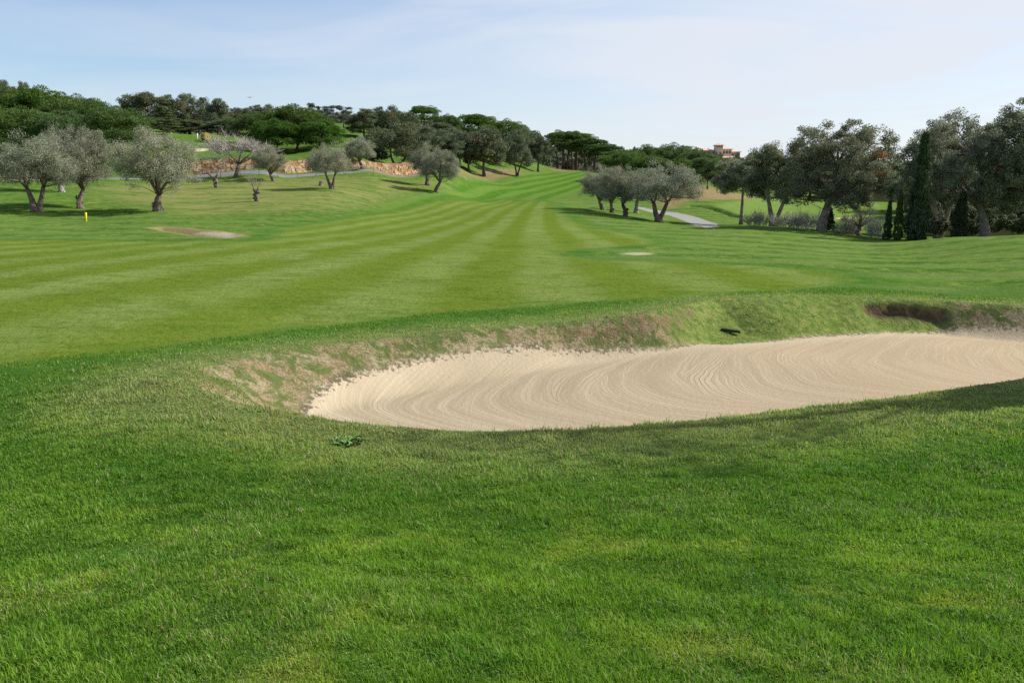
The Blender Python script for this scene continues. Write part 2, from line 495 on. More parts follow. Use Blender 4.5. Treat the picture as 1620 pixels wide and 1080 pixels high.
    earth = t.mix(t.rng(n_f, .35, .65), (.145, .108, .06), (.26, .21, .128))
    bc = t.mix(t.rng(n_b, .40, .60), straw, earth)
    tuft = t.ma('MULTIPLY', t.rng(t.noise(p, 3.4, 6, .75, .5), .44, .54), t.rng(n_f, .25, .5))
    bc = t.mix(tuft, bc, t.mix(n_m, (.048, .076, .019), (.125, .148, .050)))
    bc = t.mix(t.rng(t.noise(t.vm('ADD', p, (5.0, 2.0, 0.0)), 2.0, 5, .7, .4), .58, .70, 0, .75), bc, t.mix(n_f, (.165, .105, .055), (.29, .205, .118)))
    bc = t.mix(t.rng(t.noise(p, 12, 4, .75), .56, .68, 0, .4), bc, (.085, .065, .035))
    grassy = t.rng(t.attr('grassy'), .25, .75)
    bc = t.mix(t.ma('MULTIPLY', grassy, t.rng(n_m, .36, .5, .55, 1)), bc, t.mix(t.rng(n_m, .35, .7), (.085, .15, .025), (.20, .22, .07)))
    bmask = mask(A['bank'], .16, .6, n_m)
    c = t.mix(bmask, c, bc)
    sc_ = mask(A['scarp'], .12, .5, n_m)
    c = t.mix(t.ma('MULTIPLY', sc_, t.rng(n_m, .42, .56, .1, .95)), c, t.mix(n_f, (.105, .070, .040), (.26, .185, .11)))
    # thin dry halo outside the rim
    halo = t.ma('MULTIPLY', t.rng(A['bank'], -1.4, -.05), t.rng(n_m, .30, .55, .25, 1))
    halo = t.ma('MULTIPLY', halo, t.rng(A['bank'], .12, -.15))
    c = t.mix(t.ma('MULTIPLY', halo, .65), c, t.mix(n_f, (.13, .155, .05), (.24, .22, .10)))
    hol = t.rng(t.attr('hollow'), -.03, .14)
    c = t.mix(hol, c, t.mix(t.rng(n_m, .35, .65), (.060, .044, .027), (.125, .092, .054)))  # bare earth, with the shadow under the lip put into its brown
    c = t.mix(mask(A['bank2'], .3, .5, n_b), c, t.mix(t.rng(n_m, .35, .6), (.27, .20, .10), (.20, .19, .075)))
    # paths, green
    c = t.mix(mask(A['green'], .8, .8, n_b), c, t.mix(t.rng(n_b, .3, .7), (.115, .185, .038), (.145, .21, .05)))
    tarm = t.mix(t.rng(n_m, .3, .7), (.22, .215, .205), (.285, .28, .265))
    c = t.mix(mask(A['path'], .12, .3, n_b), c, tarm)
    c = t.mix(mask(A['road'], .12, .25, n_b), c, t.mix(t.rng(n_m, .3, .7), (.15, .15, .148), (.20, .20, .195)))
    fo = t.mix(t.rng(n_b, .35, .65), (.016, .020, .009), (.036, .037, .016))  # leaf litter, its colour set darker to stand in for tree shade
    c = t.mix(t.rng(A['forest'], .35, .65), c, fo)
    # sand
    yc = t.ma('ADD', t.ma('MULTIPLY', x, .16), 11.7)
    dy = t.ma('SUBTRACT', y, yc)
    dy2 = t.ma('MULTIPLY', dy, dy)
    lo = t.ma('LESS_THAN', dy, 0.0)
    k = t.ma('ADD', t.ma('MULTIPLY', lo, .16), .20)
    u = t.ma('SUBTRACT', x, t.ma('MULTIPLY', dy2, k))
    u = t.ma('ADD', u, nc(n_h, 1.6)); u = t.ma('ADD', u, nc(t.noise(p, .45, 1, .5), .30))
    # where the rake overlapped, the combing jumps
    u = t.ma('ADD', u, nc(t.noise(p, 5.0, 2), .02))
    freq = t.rng(t.noise(t.comb(t.ma('MULTIPLY', u, .8), 0.0, 0.0), 1.0, 2, .5), .3, .7, -2.2, 2.2, False)
    wn = t.n('ShaderNodeTexWhiteNoise', noise_dimensions='1D')
    t.put(wn.inputs['W'], t.ma('FLOOR', t.ma('MULTIPLY', t.ma('ADD', u, nc(t.noise(p, 1.4, 3, .6), .12)), 1.45)))
    r1, r2, r3 = t.sep(wn.outputs['Color'])
    u = t.ma('ADD', u, t.ma('MULTIPLY', dy, nc(r1, .34)))
    g1 = t.ma('SINE', t.ma('ADD', t.ma('MULTIPLY', u, 2 * math.pi / .088), t.ma('MULTIPLY', freq, 4.0)))
    g1b = t.ma('SINE', t.ma('MULTIPLY', u, 2 * math.pi / .041))
    g1 = t.ma('ADD', t.ma('MULTIPLY', g1, .75), t.ma('MULTIPLY', g1b, .35))
    g2 = t.ma('SINE', t.ma('ADD', t.ma('MULTIPLY', u, 2 * math.pi / .74), nc(n_b, 3.0)))
    um = t.noise(t.comb(t.ma('MULTIPLY', u, 3.0), t.ma('MULTIPLY', y, .12), 0), 1.6, 4, .7)
    gam = t.ma('MULTIPLY', t.rng(um, .36, .60), t.ma('MULTIPLY', t.rng(t.noise(p, .8, 4, .6, .5), .33, .56, .2, 1.0), t.rng(r2, 0, 1, .25, 1.15, False)))
    sandc = t.mix(t.rng(um, .3, .7), (.290, .237, .156), (.362, .303, .210))
    warm = t.rng(x, -1.0, 6.0)
    sandc = t.mix(t.ma('MULTIPLY', warm, .45), sandc, (.385, .295, .19))
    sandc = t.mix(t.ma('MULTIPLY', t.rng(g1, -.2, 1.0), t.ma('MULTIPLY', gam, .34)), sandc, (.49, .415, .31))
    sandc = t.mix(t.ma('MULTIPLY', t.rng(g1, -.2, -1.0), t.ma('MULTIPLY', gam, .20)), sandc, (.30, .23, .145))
    edge = t.rng(A['sand'], .75, .0)
    sandc = t.mix(t.ma('MULTIPLY', edge, .45), sandc, (.50, .42, .305))
    grit = t.noise(p, 90, 2, .6)
    sandc = t.mix(t.rng(grit, .62, .72, 0, .5), sandc, (.26, .19, .11))
    sandc = t.mix(t.rng(t.noise(p, 16, 3, .7), .69, .75, 0, .6), sandc, (.19, .13, .07))
    smask = mask(A['sand'], .10, .5, n_b)
    smask = t.ma('MULTIPLY', smask, t.rng(t.ma('ADD', A['sand'], nc(t.noise(p, 13, 5, .75), .9)), -.10, .10))
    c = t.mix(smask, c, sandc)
    pale = t.mix(n_m, (.42, .35, .24), (.50, .43, .32))
    for kk, am in (('sand2', 1.0), ('sand3', .6), ('far_sand', .8), ('tee_sand', .9)):
        c = t.mix(t.ma('MULTIPLY', mask(A[kk], .25, .5, n_b), am), c, pale)
    # relief
    gr = t.ma('ADD', t.ma('MULTIPLY', g1, t.ma('MULTIPLY', gam, .0032)), t.ma('MULTIPLY', g2, .003))
    gr = t.ma('ADD', gr, t.ma('MULTIPLY', grit, .006))
    gr = t.ma('ADD', gr, t.ma('MULTIPLY', t.noise(p, 14, 3, .6), .012))
    gf = t.ma('ADD', t.ma('MULTIPLY', n_f, .02), t.ma('MULTIPLY', n_m, .06))
    h = t.ma('ADD', t.ma('MULTIPLY', gr, smask), t.ma('MULTIPLY', gf, t.ma('SUBTRACT', 1.0, smask)))
    fadeb = t.rng(y, 18, 60, 1.0, .35)
    nrm = t.bump(h, fadeb, 1.0)
    return t.out(t.bsdf(c, 1.0, .0, nrm))
F_DARK = (.098, .150, .018); F_DARK2 = (.128, .170, .026)
F_LIGHT = (.140, .195, .042); F_LIGHT2 = (.192, .240, .078)

# ------------------------------------------------------------------ the ground sheet
def ground_sheet():
    a1 = np.linspace(-37, 37, 520)
    a2 = np.geomspace(1, 144, 44) + 36.9
    ang = np.radians(np.r_[-a2[::-1][:-1] if False else -a2[::-1], a1, a2])
    ang = ang[(ang > -math.pi * .999) & (ang < math.pi * .999)]
    r = np.r_[np.linspace(.5, 11, 14), np.arange(11.06, 34, .058)]
    r = np.r_[r, np.geomspace(34.2, 125, 300), np.geomspace(126.5, 4000, 230)]
    na, nr = len(ang), len(r)
    AA, RR = np.meshgrid(ang, r)
    X = RR * np.sin(AA); Y = RR * np.cos(AA) - 10
    zz = ground(X, Y)
    V = np.stack([X.ravel(), Y.ravel(), zz.ravel()], -1)
    i, j = np.meshgrid(np.arange(nr - 1), np.arange(na), indexing='ij')
    j2 = (j + 1) % na
    Fq = np.stack([i * na + j, i * na + j2, (i + 1) * na + j2, (i + 1) * na + j], -1).reshape(-1, 4)[:, ::-1]
    x, y = X.ravel(), Y.ravel()
    attrs = {}
    for k, poly in ZONES.items():
        poly = np.array(poly)
        lo, hi = poly.min(0) - 5, poly.max(0) + 5
        m = (x > lo[0]) & (x < hi[0]) & (y > lo[1]) & (y < hi[1])
        s = np.full(len(x), -5.0)
        s[m] = np.clip(sdf(x[m], y[m], poly), -5, 5)
        attrs[k] = s
    d = np.full(len(x), 9.0)
    m = (y > 50) & (y < 300) & (x < 40)
    d[m] = seg_dist(x[m], y[m], ROAD_L, False)[0]
    attrs['road'] = np.clip(1.35 - np.clip((x + 34) / 20, 0, .7) - d, -5, 5)
    attrs['dist'] = np.hypot(x, y)
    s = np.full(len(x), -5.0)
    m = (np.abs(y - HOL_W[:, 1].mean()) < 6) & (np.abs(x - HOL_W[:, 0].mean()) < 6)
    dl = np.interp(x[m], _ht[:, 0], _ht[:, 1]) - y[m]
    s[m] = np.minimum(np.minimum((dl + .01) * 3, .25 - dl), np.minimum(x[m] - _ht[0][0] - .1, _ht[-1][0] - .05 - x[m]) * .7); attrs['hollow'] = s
    # grassy part of the bunker bank: right of the black bar
    gx = np.array(trace([(1120, 500), (1260, 490), (1400, 512)], ground))
    attrs['grassy'] = np.clip(1.5 - seg_dist(x, y, gx, False)[0] / 1.4, 0, 1) if True else 0
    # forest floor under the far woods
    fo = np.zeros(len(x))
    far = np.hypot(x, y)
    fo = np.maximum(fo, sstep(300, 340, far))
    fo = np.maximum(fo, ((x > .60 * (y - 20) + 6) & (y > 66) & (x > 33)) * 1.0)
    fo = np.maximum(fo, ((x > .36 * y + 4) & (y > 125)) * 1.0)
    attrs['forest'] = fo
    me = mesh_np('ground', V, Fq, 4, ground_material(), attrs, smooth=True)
    o = link('ground', me); tag(o, 'mown grass ground with striped fairway, raked sand and a rising hillside', None, None, 'structure')
    return o

# ------------------------------------------------------------------ near grass blades
def blade_material():
    t = NT('grass_blades')
    p = t.pos()
    c = grass_tone(t, p)
    c = t.mix(1.0, c, (1.75, 1.78, 1.05), 'MULTIPLY')
    tint = t.attr('tint'); tip = t.attr('tip'); dry = t.attr('dry'); bd = t.attr('bankd')
    c = t.mix(t.rng(tint, 0, .8, 0, .6, False), c, (.215, .395, .032))
    c = t.mix(t.rng(tint, .70, 1, 0, .6, False), c, (.32, .46, .095))
    ring = t.ma('MULTIPLY', t.rng(bd, 3.4, 2.2), t.rng(bd, 1.1, 1.7))
    c = t.mix(t.ma('MULTIPLY', ring, .5), c, (.070, .185, .018))
    c = t.mix(t.rng(bd, 2.0, .1, 0, .55), c, (.34, .40, .16))
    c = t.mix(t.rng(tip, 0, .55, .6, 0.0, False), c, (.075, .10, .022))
    c = t.mix(dry, c, t.mix(tint, (.30, .25, .12), (.48, .44, .26)))
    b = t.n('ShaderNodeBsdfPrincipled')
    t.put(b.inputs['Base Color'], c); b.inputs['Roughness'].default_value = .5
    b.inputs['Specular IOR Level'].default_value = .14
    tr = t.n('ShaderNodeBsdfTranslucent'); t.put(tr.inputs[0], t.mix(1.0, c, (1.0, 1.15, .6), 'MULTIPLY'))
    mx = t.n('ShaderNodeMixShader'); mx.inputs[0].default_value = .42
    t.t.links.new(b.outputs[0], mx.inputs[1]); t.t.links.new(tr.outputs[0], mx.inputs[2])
    return t.out(mx.outputs[0])

def grass_blades(n_near=760000):
    half = R(41)
    # distance distribution ~ d^-0.25 between 1.5 and 10, sparse tail to 21
    u = RNG.random(n_near)
    q = .72
    d = (1.5 ** q + u * (10.5 ** q - 1.5 ** q)) ** (1 / q)
    d2 = RNG.uniform(10.5, 22, 210000)
    d = np.r_[d, d2]
    a = RNG.uniform(-half, half, len(d))
    # a thinner, broader-bladed margin on both sides and at the feet
    n3 = 300000
    d = np.r_[d, (.5 ** q + RNG.random(n3) * (15 ** q - .5 ** q)) ** (1 / q)]
    a = np.r_[a, RNG.choice([-1, 1], n3) * RNG.uniform(half, R(80), n3)]
    wide = np.abs(a) > half
    x = d * np.sin(a); y = d * np.cos(a)
    s_sand = sdf(x, y, np.array(ZONES['sand']))
    s_bank = sdf(x, y, np.array(ZONES['bank']))
    s_fair = sdf(x, y, np.array(ZONES['fair']))
    s_hol = sdf(x, y, HOL_W)
    pn = fbm(x * 1.7, y * 1.7, 3)
    gx = np.array(trace([(1120, 500), (1260, 490), (1400, 512)], ground))
    grassy = np.clip(1.3 - seg_dist(x, y, gx, False)[0] / 1.4, 0, 1)
    bankden = np.clip((fbm(x * 2.4, y * 2.4, 9, 5) - .47) * 9, .05, 1) * .85 + grassy * .5
    tuftb = bankden > .4
    keep = np.ones(len(d))
    keep = np.where(s_bank > 0.05, bankden, keep)
    keep = np.where(s_sand + (pn - .5) * .3 > -.04, 0, keep)
    keep = np.where((s_hol > -.02) & (np.interp(x, _ht[:, 0], _ht[:, 1]) - y < .2), .02, keep)
    keep = np.where(s_fair > -.05 + (pn - .5) * .5, 0, keep)
    k = RNG.random(len(d)) < keep
    x, y, d, s_bank, grassy, tuftb, wide = x[k], y[k], d[k], s_bank[k], grassy[k], tuftb[k], wide[k]
    n = len(x)
    z = ground(x, y)
    clump = fbm(x * 2.2, y * 2.2, 21); fine = fbm(x * 6.5, y * 6.5, 5, 3)
    L = (.020 + .042 * clump ** 1.5 + .075 * (fine - .5)) * RNG.uniform(.5, 1.6, n)
    L = np.maximum(L * .86, .010)
    L *= np.where(s_bank > -.1, np.where(tuftb, .95, .5), 1.0) * np.where(s_bank > -.5, .85, 1)
    # a fringe of taller blades over the sand lip
    fr = (np.abs(s_bank + .05) < .1) & (RNG.random(n) < .12)
    L = np.where(fr, L * 1.9, L)
    w = .0036 * (np.maximum(d, 2.5) / 2.5) ** .62 * RNG.uniform(.7, 1.3, n) * np.where(wide, 1.7, 1)
    # combed direction with swirl, strongly leaning
    flow = fbm(x * 2.6, y * 2.6, 33, 4) * 22
    az = flow + RNG.normal(0, 2.2, n)
    lean = RNG.uniform(.15, 1.45, n)
    hx, hy = np.cos(az), np.sin(az)
    saz = az + math.pi / 2 + RNG.normal(0, .5, n)
    sx, sy = np.cos(saz) * w / 2, np.sin(saz) * w / 2
    mx_ = x + hx * L * .55 * np.sin(lean * .7); my_ = y + hy * L * .55 * np.sin(lean * .7); mz = z + L * .55 * np.cos(lean * .7)
    tx = mx_ + hx * L * .45 * np.sin(lean * 1.25); ty = my_ + hy * L * .45 * np.sin(lean * 1.25); tz = mz + L * .45 * np.cos(lean * 1.25)
    z0 = z - .006
    V = np.empty((n, 5, 3), np.float32)
    V[:, 0] = np.stack([x - sx, y - sy, z0], -1); V[:, 1] = np.stack([x + sx, y + sy, z0], -1)
    V[:, 2] = np.stack([mx_ + sx * .8, my_ + sy * .8, mz], -1); V[:, 3] = np.stack([mx_ - sx * .8, my_ - sy * .8, mz], -1)
    V[:, 4] = np.stack([tx, ty, tz], -1)
    b = (np.arange(n) * 5)[:, None]
    Fc = np.concatenate([b + np.array([[0, 1, 2, 3]]), b + np.array([[3, 2, 4]])], 1).ravel()
    tot = np.tile([4, 3], n)
    tint = np.clip(RNG.random(n) * .62 + .40 * (fbm(x * 1.3, y * 1.3, 41, 3) - .35) + .75 * (fine - .47), 0, 1)
    dryp = np.where(s_bank > -.05, np.where(tuftb, .12, .7) - .1 * grassy, np.where(s_bank > -1.6, .45 * np.clip(1 + s_bank / 1.6, 0, 1) + .06, .022 + .12 * sstep(.52, .68, fbm(x * 1.2, y * 1.2, 55, 4))))
    dry = (RNG.random(n) < dryp) * RNG.uniform(.5, 1, n)
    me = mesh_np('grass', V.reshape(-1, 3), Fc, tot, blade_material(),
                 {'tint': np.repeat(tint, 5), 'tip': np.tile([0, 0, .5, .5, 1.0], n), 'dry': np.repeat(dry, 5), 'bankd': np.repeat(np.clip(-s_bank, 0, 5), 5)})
    o = link('grass', me); tag(o, 'short tangled green grass blades covering the near slope around the bunker', None, None, 'stuff')
    return o
# ------------------------------------------------------------------ trees
def leaf_material(name, dark, mid, light, spec=.35, trans=.22, dead=(.36, .17, .05), rough=.5):
    t = NT(name)
    tint = t.attr('tint'); dd = t.attr('dead')
    rnd = t.n('ShaderNodeObjectInfo').outputs['Random']
    c = t.mix(t.rng(tint, 0, .5, smooth=False), dark, mid)
    c = t.mix(t.rng(tint, .5, 1, smooth=False), c, light)
    hs = t.n('ShaderNodeHueSaturation')
    t.put(hs.inputs['Hue'], t.rng(rnd, 0, 1, .485, .515, False))
    t.put(hs.inputs['Saturation'], t.rng(t.ma('FRACT', t.ma('MULTIPLY', rnd, 7.3)), 0, 1, .85, 1.1, False))
    t.put(hs.inputs['Value'], t.rng(t.ma('FRACT', t.ma('MULTIPLY', rnd, 13.7)), 0, 1, .86, 1.16, False))
    t.put(hs.inputs['Color'], c)
    c = t.mix(dd, hs.outputs[0], dead)
    b = t.n('ShaderNodeBsdfPrincipled'); t.put(b.inputs['Base Color'], c)
    b.inputs['Roughness'].default_value = rough; b.inputs['Specular IOR Level'].default_value = spec
    tr = t.n('ShaderNodeBsdfTranslucent'); t.put(tr.inputs[0], c)
    mx = t.n('ShaderNodeMixShader'); mx.inputs[0].default_value = trans
    t.t.links.new(b.outputs[0], mx.inputs[1]); t.t.links.new(tr.outputs[0], mx.inputs[2])
    return t.out(mx.outputs[0])

M = {}
M['olive'] = leaf_material('olive_leaf', (.190, .202, .126), (.265, .278, .182), (.35, .36, .26), .12, .30, rough=.6)
M['pine'] = leaf_material('pine_needles', (.046, .092, .017), (.080, .146, .028), (.125, .198, .042), .12, .28, rough=.6)
M['oak'] = leaf_material('oak_leaf', (.080, .102, .052), (.122, .148, .074), (.185, .205, .118), .12, .32, rough=.6)
M['oakr'] = leaf_material('cork_oak_leaf', (.130, .148, .080), (.195, .215, .120), (.28, .30, .185), .15, .38, rough=.6)
M['cypress'] = leaf_material('cypress_leaf', (.034, .058, .022), (.054, .088, .031), (.085, .125, .045), .12, .25, rough=.6)
M['euc'] = leaf_material('grey_leaf', (.075, .082, .060), (.125, .132, .098), (.19, .195, .15), .3, .2)
M['fir'] = leaf_material('cedar_leaf', (.085, .115, .035), (.14, .175, .06), (.20, .235, .09), .2, .2)
M['twig'] = leaf_material('bare_twig', (.25, .225, .195), (.35, .32, .285), (.45, .42, .375), .1, .05)
M['lav'] = leaf_material('grey_shrub_leaf', (.12, .135, .09), (.18, .19, .135), (.25, .25, .19), .2, .15)
M['bark_o'] = plain('olive_bark', (.155, .125, .098), .9, .45, 3.5, .1, .9, 9)
M['bark_p'] = plain('pine_bark', (.13, .092, .072), .9, .4, 2.0, .1, .8, 6)
M['bark_k'] = plain('oak_bark', (.125, .105, .085), .9, .45, 2.5, .1, .9, 7)
M['bark_c'] = plain('cork_bark', (.235, .20, .165), .9, .4, 2.5, .1, .9, 7)
M['bark_w'] = plain('pale_bark', (.25, .235, .205), .9, .3, 3.0, .1, .6, 8)

def unit(n):
    v = RNG.normal(size=(n, 3)); return v / np.linalg.norm(v, axis=1, keepdims=True)

def leaf_quads(C, D, N, L, W):
    """diamond leaves: centre, axis, normal, length, width (arrays)"""
    D = D / np.linalg.norm(D, axis=1, keepdims=True)
    S = np.cross(D, N); S /= (np.linalg.norm(S, axis=1, keepdims=True) + 1e-9)
    V = np.empty((len(C), 4, 3), np.float32)
    V[:, 0] = C - D * L[:, None] / 2; V[:, 1] = C + S * W[:, None] / 2
    V[:, 2] = C + D * L[:, None] / 2; V[:, 3] = C - S * W[:, None] / 2
    return V.reshape(-1, 3)

def crown_mesh(name, cl, r, nl, L, W, mat, mode='ball', dead=0.0, squash=.85, tintvar=.35):
    """cl: (n,3) cluster centres, r: (n,) radii, nl leaves per cluster"""
    n = len(cl)
    idx = np.repeat(np.arange(n), nl)
    u = unit(len(idx))
    if mode == 'tuft':                               # needle tufts: upper shells, needles pointing outward
        u[:, 2] = np.where(u[:, 2] < -.35, -u[:, 2], u[:, 2])
        rad = r[idx] * (.74 + .26 * RNG.random(len(idx)) ** .7)
        C = cl[idx] + u * rad[:, None] * np.array([1, 1, squash])
        w_ = unit(len(idx))
        tang = RNG.random(len(idx))[:, None] < .42
        D = np.where(tang, np.cross(u, w_) + u * .25, u + w_ * .5 + np.array([0, 0, .25]))
        N = np.where(tang, u + unit(len(idx)) * .3, unit(len(idx)))
    elif mode == 'strand':
        rad = r[idx] * RNG.random(len(idx)) ** .5
        C = cl[idx] + u * rad[:, None]
        D = np.array([0, 0, 1.0]) + unit(len(idx)) * .45
        N = unit(len(idx)) + u * .8
    else:
        rad = r[idx] * RNG.random(len(idx)) ** .42
        C = cl[idx] + u * rad[:, None] * np.array([1, 1, squash])
        D = unit(len(idx)) + u * .5 - np.array([0, 0, .15])
        N = unit(len(idx)) * .8 + u * 1.0 + np.array([0, 0, .3])
    LL = L * RNG.uniform(.65, 1.35, len(idx)); WW = W * RNG.uniform(.7, 1.3, len(idx))
    V = leaf_quads(C, D, N, LL, WW)
    ct = RNG.uniform(-1, 1, n) * tintvar
    tint = np.clip(.5 + ct[idx] + RNG.normal(0, .2, len(idx)), 0, 1)
    dc = np.zeros(n)
    if np.isscalar(dead):
        if dead: dc[RNG.random(n) < dead] = .85
    else: dc[:] = dead
    dd = np.where(RNG.random(len(idx)) < .8, dc[idx], 0)
    me = mesh_np(name, V, np.arange(len(V)), 4, mat, {'tint': np.repeat(tint, 4), 'dead': np.repeat(dd, 4)})
    return me

def lobe_points(lobes, n, rmin=.6, up=-.5):
    lobes = np.array(lobes, float)
    wt = (lobes[:, 3] * lobes[:, 4] * lobes[:, 5]) ** (2 / 3)
    li = RNG.choice(len(lobes), n, p=wt / wt.sum())
    u = unit(n)
    u[:, 2] = np.where(u[:, 2] < up, -u[:, 2], u[:, 2])
    rr = RNG.uniform(rmin, 1, n)
    return lobes[li, :3] + u * lobes[li, 3:] * rr[:, None]

def bez(a, b, c, n):
    out = []
    for i in range(n):
        t = i / (n - 1)
        out.append((a * (1 - t) ** 2 + b * 2 * t * (1 - t) + c * t * t))
    return out

def skeleton(mb, trunks, limbs, clusters, th, r0, twig=.016, sides=8, wob=.06, frac=1.0):
    """trunks: list of path (list of Vector) with start radius; limbs: end points; clusters joined to the nearest limb"""
    nodes = []
    for path, ra, rb in trunks:
        n = len(path)
        pts = []
        for i, p in enumerate(path):
            q = Vector(p)
            if 0 < i: q += Vector((random.uniform(-1, 1), random.uniform(-1, 1), 0)) * wob
            pts.append(q)
        rad = [ra + (rb - ra) * (i / (n - 1)) ** .8 for i in range(n)]
        rad[0] *= 1.18
        if n > 3: rad[1] *= 1.05
        mb.tube(pts, rad, sides)
        for p, rr in list(zip(pts, rad))[n // 2:]: nodes.append((p, rr))
    base_nodes = list(nodes)
    for e in limbs:
        e = Vector(e)
        st, sr = min(base_nodes, key=lambda q: (q[0] - e).length + (3 if q[0].z > e.z else 0))
        mid = st.lerp(e, .5) + Vector((random.uniform(-.3, .3), random.uniform(-.3, .3), random.uniform(-.1, .35))) * (e - st).length * .4
        pts = bez(st, mid, e, 7)
        ra = max(sr * .62, twig * 2)
        rad = [ra * (1 - .72 * i / 6) for i in range(7)]
        mb.tube(pts, rad, max(5, sides - 2))
        nodes += list(zip(pts[2:], rad[2:]))
    for c in clusters:
        if random.random() > frac: continue
        c = Vector(c)
        st, sr = min(nodes, key=lambda q: (q[0] - c).length + (1.2 if q[0].z > c.z else 0))
        L = (c - st).length
        if L < .15: continue
        mid = st.lerp(c, .5) + Vector((random.uniform(-.25, .25), random.uniform(-.25, .25), random.uniform(-.2, .2))) * L * .7
        pts = bez(st, mid, c, 5)
        ra = min(sr * .6, twig * 2.2)
        mb.tube(pts, [ra * (1 - .7 * i / 4) for i in range(5)], 4, False)

PROTO = {}
def proto(key, H, W, trunk, crown):
    co = np.empty(len(crown.vertices) * 3, np.float32); crown.vertices.foreach_get('co', co); co = co.reshape(-1, 3)
    H = float(np.percentile(co[:, 2], 99.7))
    W = float(np.mean(np.percentile(co[:, :2], 98.5, axis=0) - np.percentile(co[:, :2], 1.5, axis=0)))
    PROTO.setdefault(key, []).append((H, W, trunk, crown))

def V3(*a): return Vector(a)

def ring(n, rad, z, j=.3, ph=None):
    ph = random.uniform(0, 6.28) if ph is None else ph
    return [(rad * random.uniform(1 - j, 1 + j) * math.cos(ph + 6.283 * k / n + random.uniform(-.3, .3)),
             rad * random.uniform(1 - j, 1 + j) * math.sin(ph + 6.283 * k / n + random.uniform(-.3, .3)), z + random.uniform(-.5, .5) * j * 2) for k in range(n)]

def make_olive(seed, H=5.2, W=5.2, lean=.2, th=.75, twin=False, ncl=200, nl=200, bark='bark_o', sparse=1.0):
    global RNG; RNG = np.random.default_rng(seed); random.seed(seed)
    mb = MB()
    cz = H * .62
    lobes = [(lean * 1.4, 0, cz + .25, W * .33, W * .33, H * .30)]
    for k, (x, y, z) in enumerate(ring(8, W * .29, cz - .25, .22)):
        q = random.uniform(.8, 1.2)
        lobes.append((x + lean * 1.4, y, z + random.uniform(-.5, .6), W * .20 * q, W * .20 * q, H * .20 * q))
    for k, (x, y, z) in enumerate(ring(6, W * .29, H * .455, .18)):
        lobes.append((x + lean * 1.2, y, z, W * .15, W * .15, H * .13))
    cl = lobe_points(lobes, ncl, .5, -.9)
    cl[:, 2] = np.maximum(cl[:, 2], th * 1.2)
    r = RNG.uniform(.28, .58, ncl)
    if twin:
        tr = [([V3(-.05, 0, -.15), V3(-.1, 0, .3), V3(-.2, .05, .8), V3(-.42, .1, 1.5)], .26, .12),
              ([V3(.08, 0, -.15), V3(.12, .03, .3), V3(.38, -.05, .9), V3(.55, -.1, 1.6)], .22, .11)]
    else:
        tr = [([V3(0, 0, -.15), V3(.04, 0, .25), V3(lean * .3 - .05, .03, th * .55), V3(lean * .8, -.03, th), V3(lean * 1.1, .02, th * 1.3)], .27, .16)]
    limbs = ring(6, W * .25, H * .58, .35) + [(lean * 1.5, 0, H * .75)]
    skeleton(mb, tr, limbs, cl, th, .3, .013, 9, .07)
    for k in range(6):
        a = random.uniform(0, 6.28)
        mb.tube([V3(.38 * math.cos(a), .38 * math.sin(a), -.12), V3(.2 * math.cos(a), .2 * math.sin(a), .14), V3(.1 * math.cos(a), .1 * math.sin(a), .6)], [.08, .12, .05], 6)
    for k in range(4):
        a = random.uniform(0, 6.28); h = random.uniform(.3, th * .9)
        mb.tube([V3(.14 * math.cos(a), .14 * math.sin(a), h - .14), V3(.26 * math.cos(a), .26 * math.sin(a), h), V3(.15 * math.cos(a), .15 * math.sin(a), h + .12)], [.05, .10, .04], 6)
    me_c = crown_mesh('olive_crown', cl, r, int(nl * sparse), .11, .032, M['olive'], 'ball', tintvar=.20)
    proto('olive', H, W, mb.mesh('olive_trunk', M[bark], True), me_c)

def make_pine(seed, H=12.0, W=13.0, bare=.42, ncl=150, nl=190, trunks=1, cr=(.8, 1.5), key='pine', mat='pine', dome=1.0):
    """stone pine: bare trunk up to bare*H, above it a domed canopy of rounded needle clumps"""
    global RNG; RNG = np.random.default_rng(seed); random.seed(seed)
    mb = MB()
    zc = H * bare
    ch = H - zc
    # canopy surface: flattened dome broken into lobes
    lobes = [(0, 0, zc + ch * .16, W * .40, W * .40, ch * .80 * dome)]
    for k in range(11):
        a = 2.399 * k; q = random.uniform(.8, 1.2); rr = W * .34 * random.uniform(.6, 1.05)
        hh = math.sqrt(max(0, 1 - (rr / (W * .5)) ** 2))
        lobes.append((rr * math.cos(a), rr * math.sin(a), zc + ch * (.10 + .5 * hh * random.uniform(.75, 1.1)), W * .155 * q, W * .155 * q, ch * .30 * q))
    cl = lobe_points(lobes, ncl, .84, -.12)
    low = np.array([(W * .46 * math.cos(a) * random.uniform(.75, 1.03), W * .46 * math.sin(a) * random.uniform(.75, 1.03), zc + ch * random.uniform(.0, .22)) for a in np.linspace(0, 6.28, 34)])
    cl = np.r_[cl, low]
    r = RNG.uniform(*cr, len(cl))
    tr = [([V3(0, 0, -.3), V3(.1, 0, zc * .3), V3(.25, .1, zc * .7), V3(.1, .1, zc), V3(0, 0, zc + ch * .4)], .34, .16)]
    if trunks > 1:
        tr.append(([V3(.9, .5, -.3), V3(1.1, .5, zc * .4), V3(1.5, .6, zc * .8), V3(2.0, .5, zc + .5)], .28, .14))
        tr.append(([V3(-1.2, .9, -.3), V3(-1.1, .9, zc * .4), V3(-1.4, .8, zc * .8), V3(-1.7, .7, zc + .5)], .25, .12))
    limbs = ring(8, W * .30, zc + ch * .22, .25) + ring(4, W * .12, zc + ch * .5, .2)
    skeleton(mb, tr, limbs, cl, zc, .34, .03, 8, .10, .5)
    me_c = crown_mesh(key + '_crown', cl, r, nl, .40, .10, M[mat], 'tuft', tintvar=.34, squash=.85)
    proto(key, H, W, mb.mesh(key + '_trunk', M['bark_p'], True), me_c)

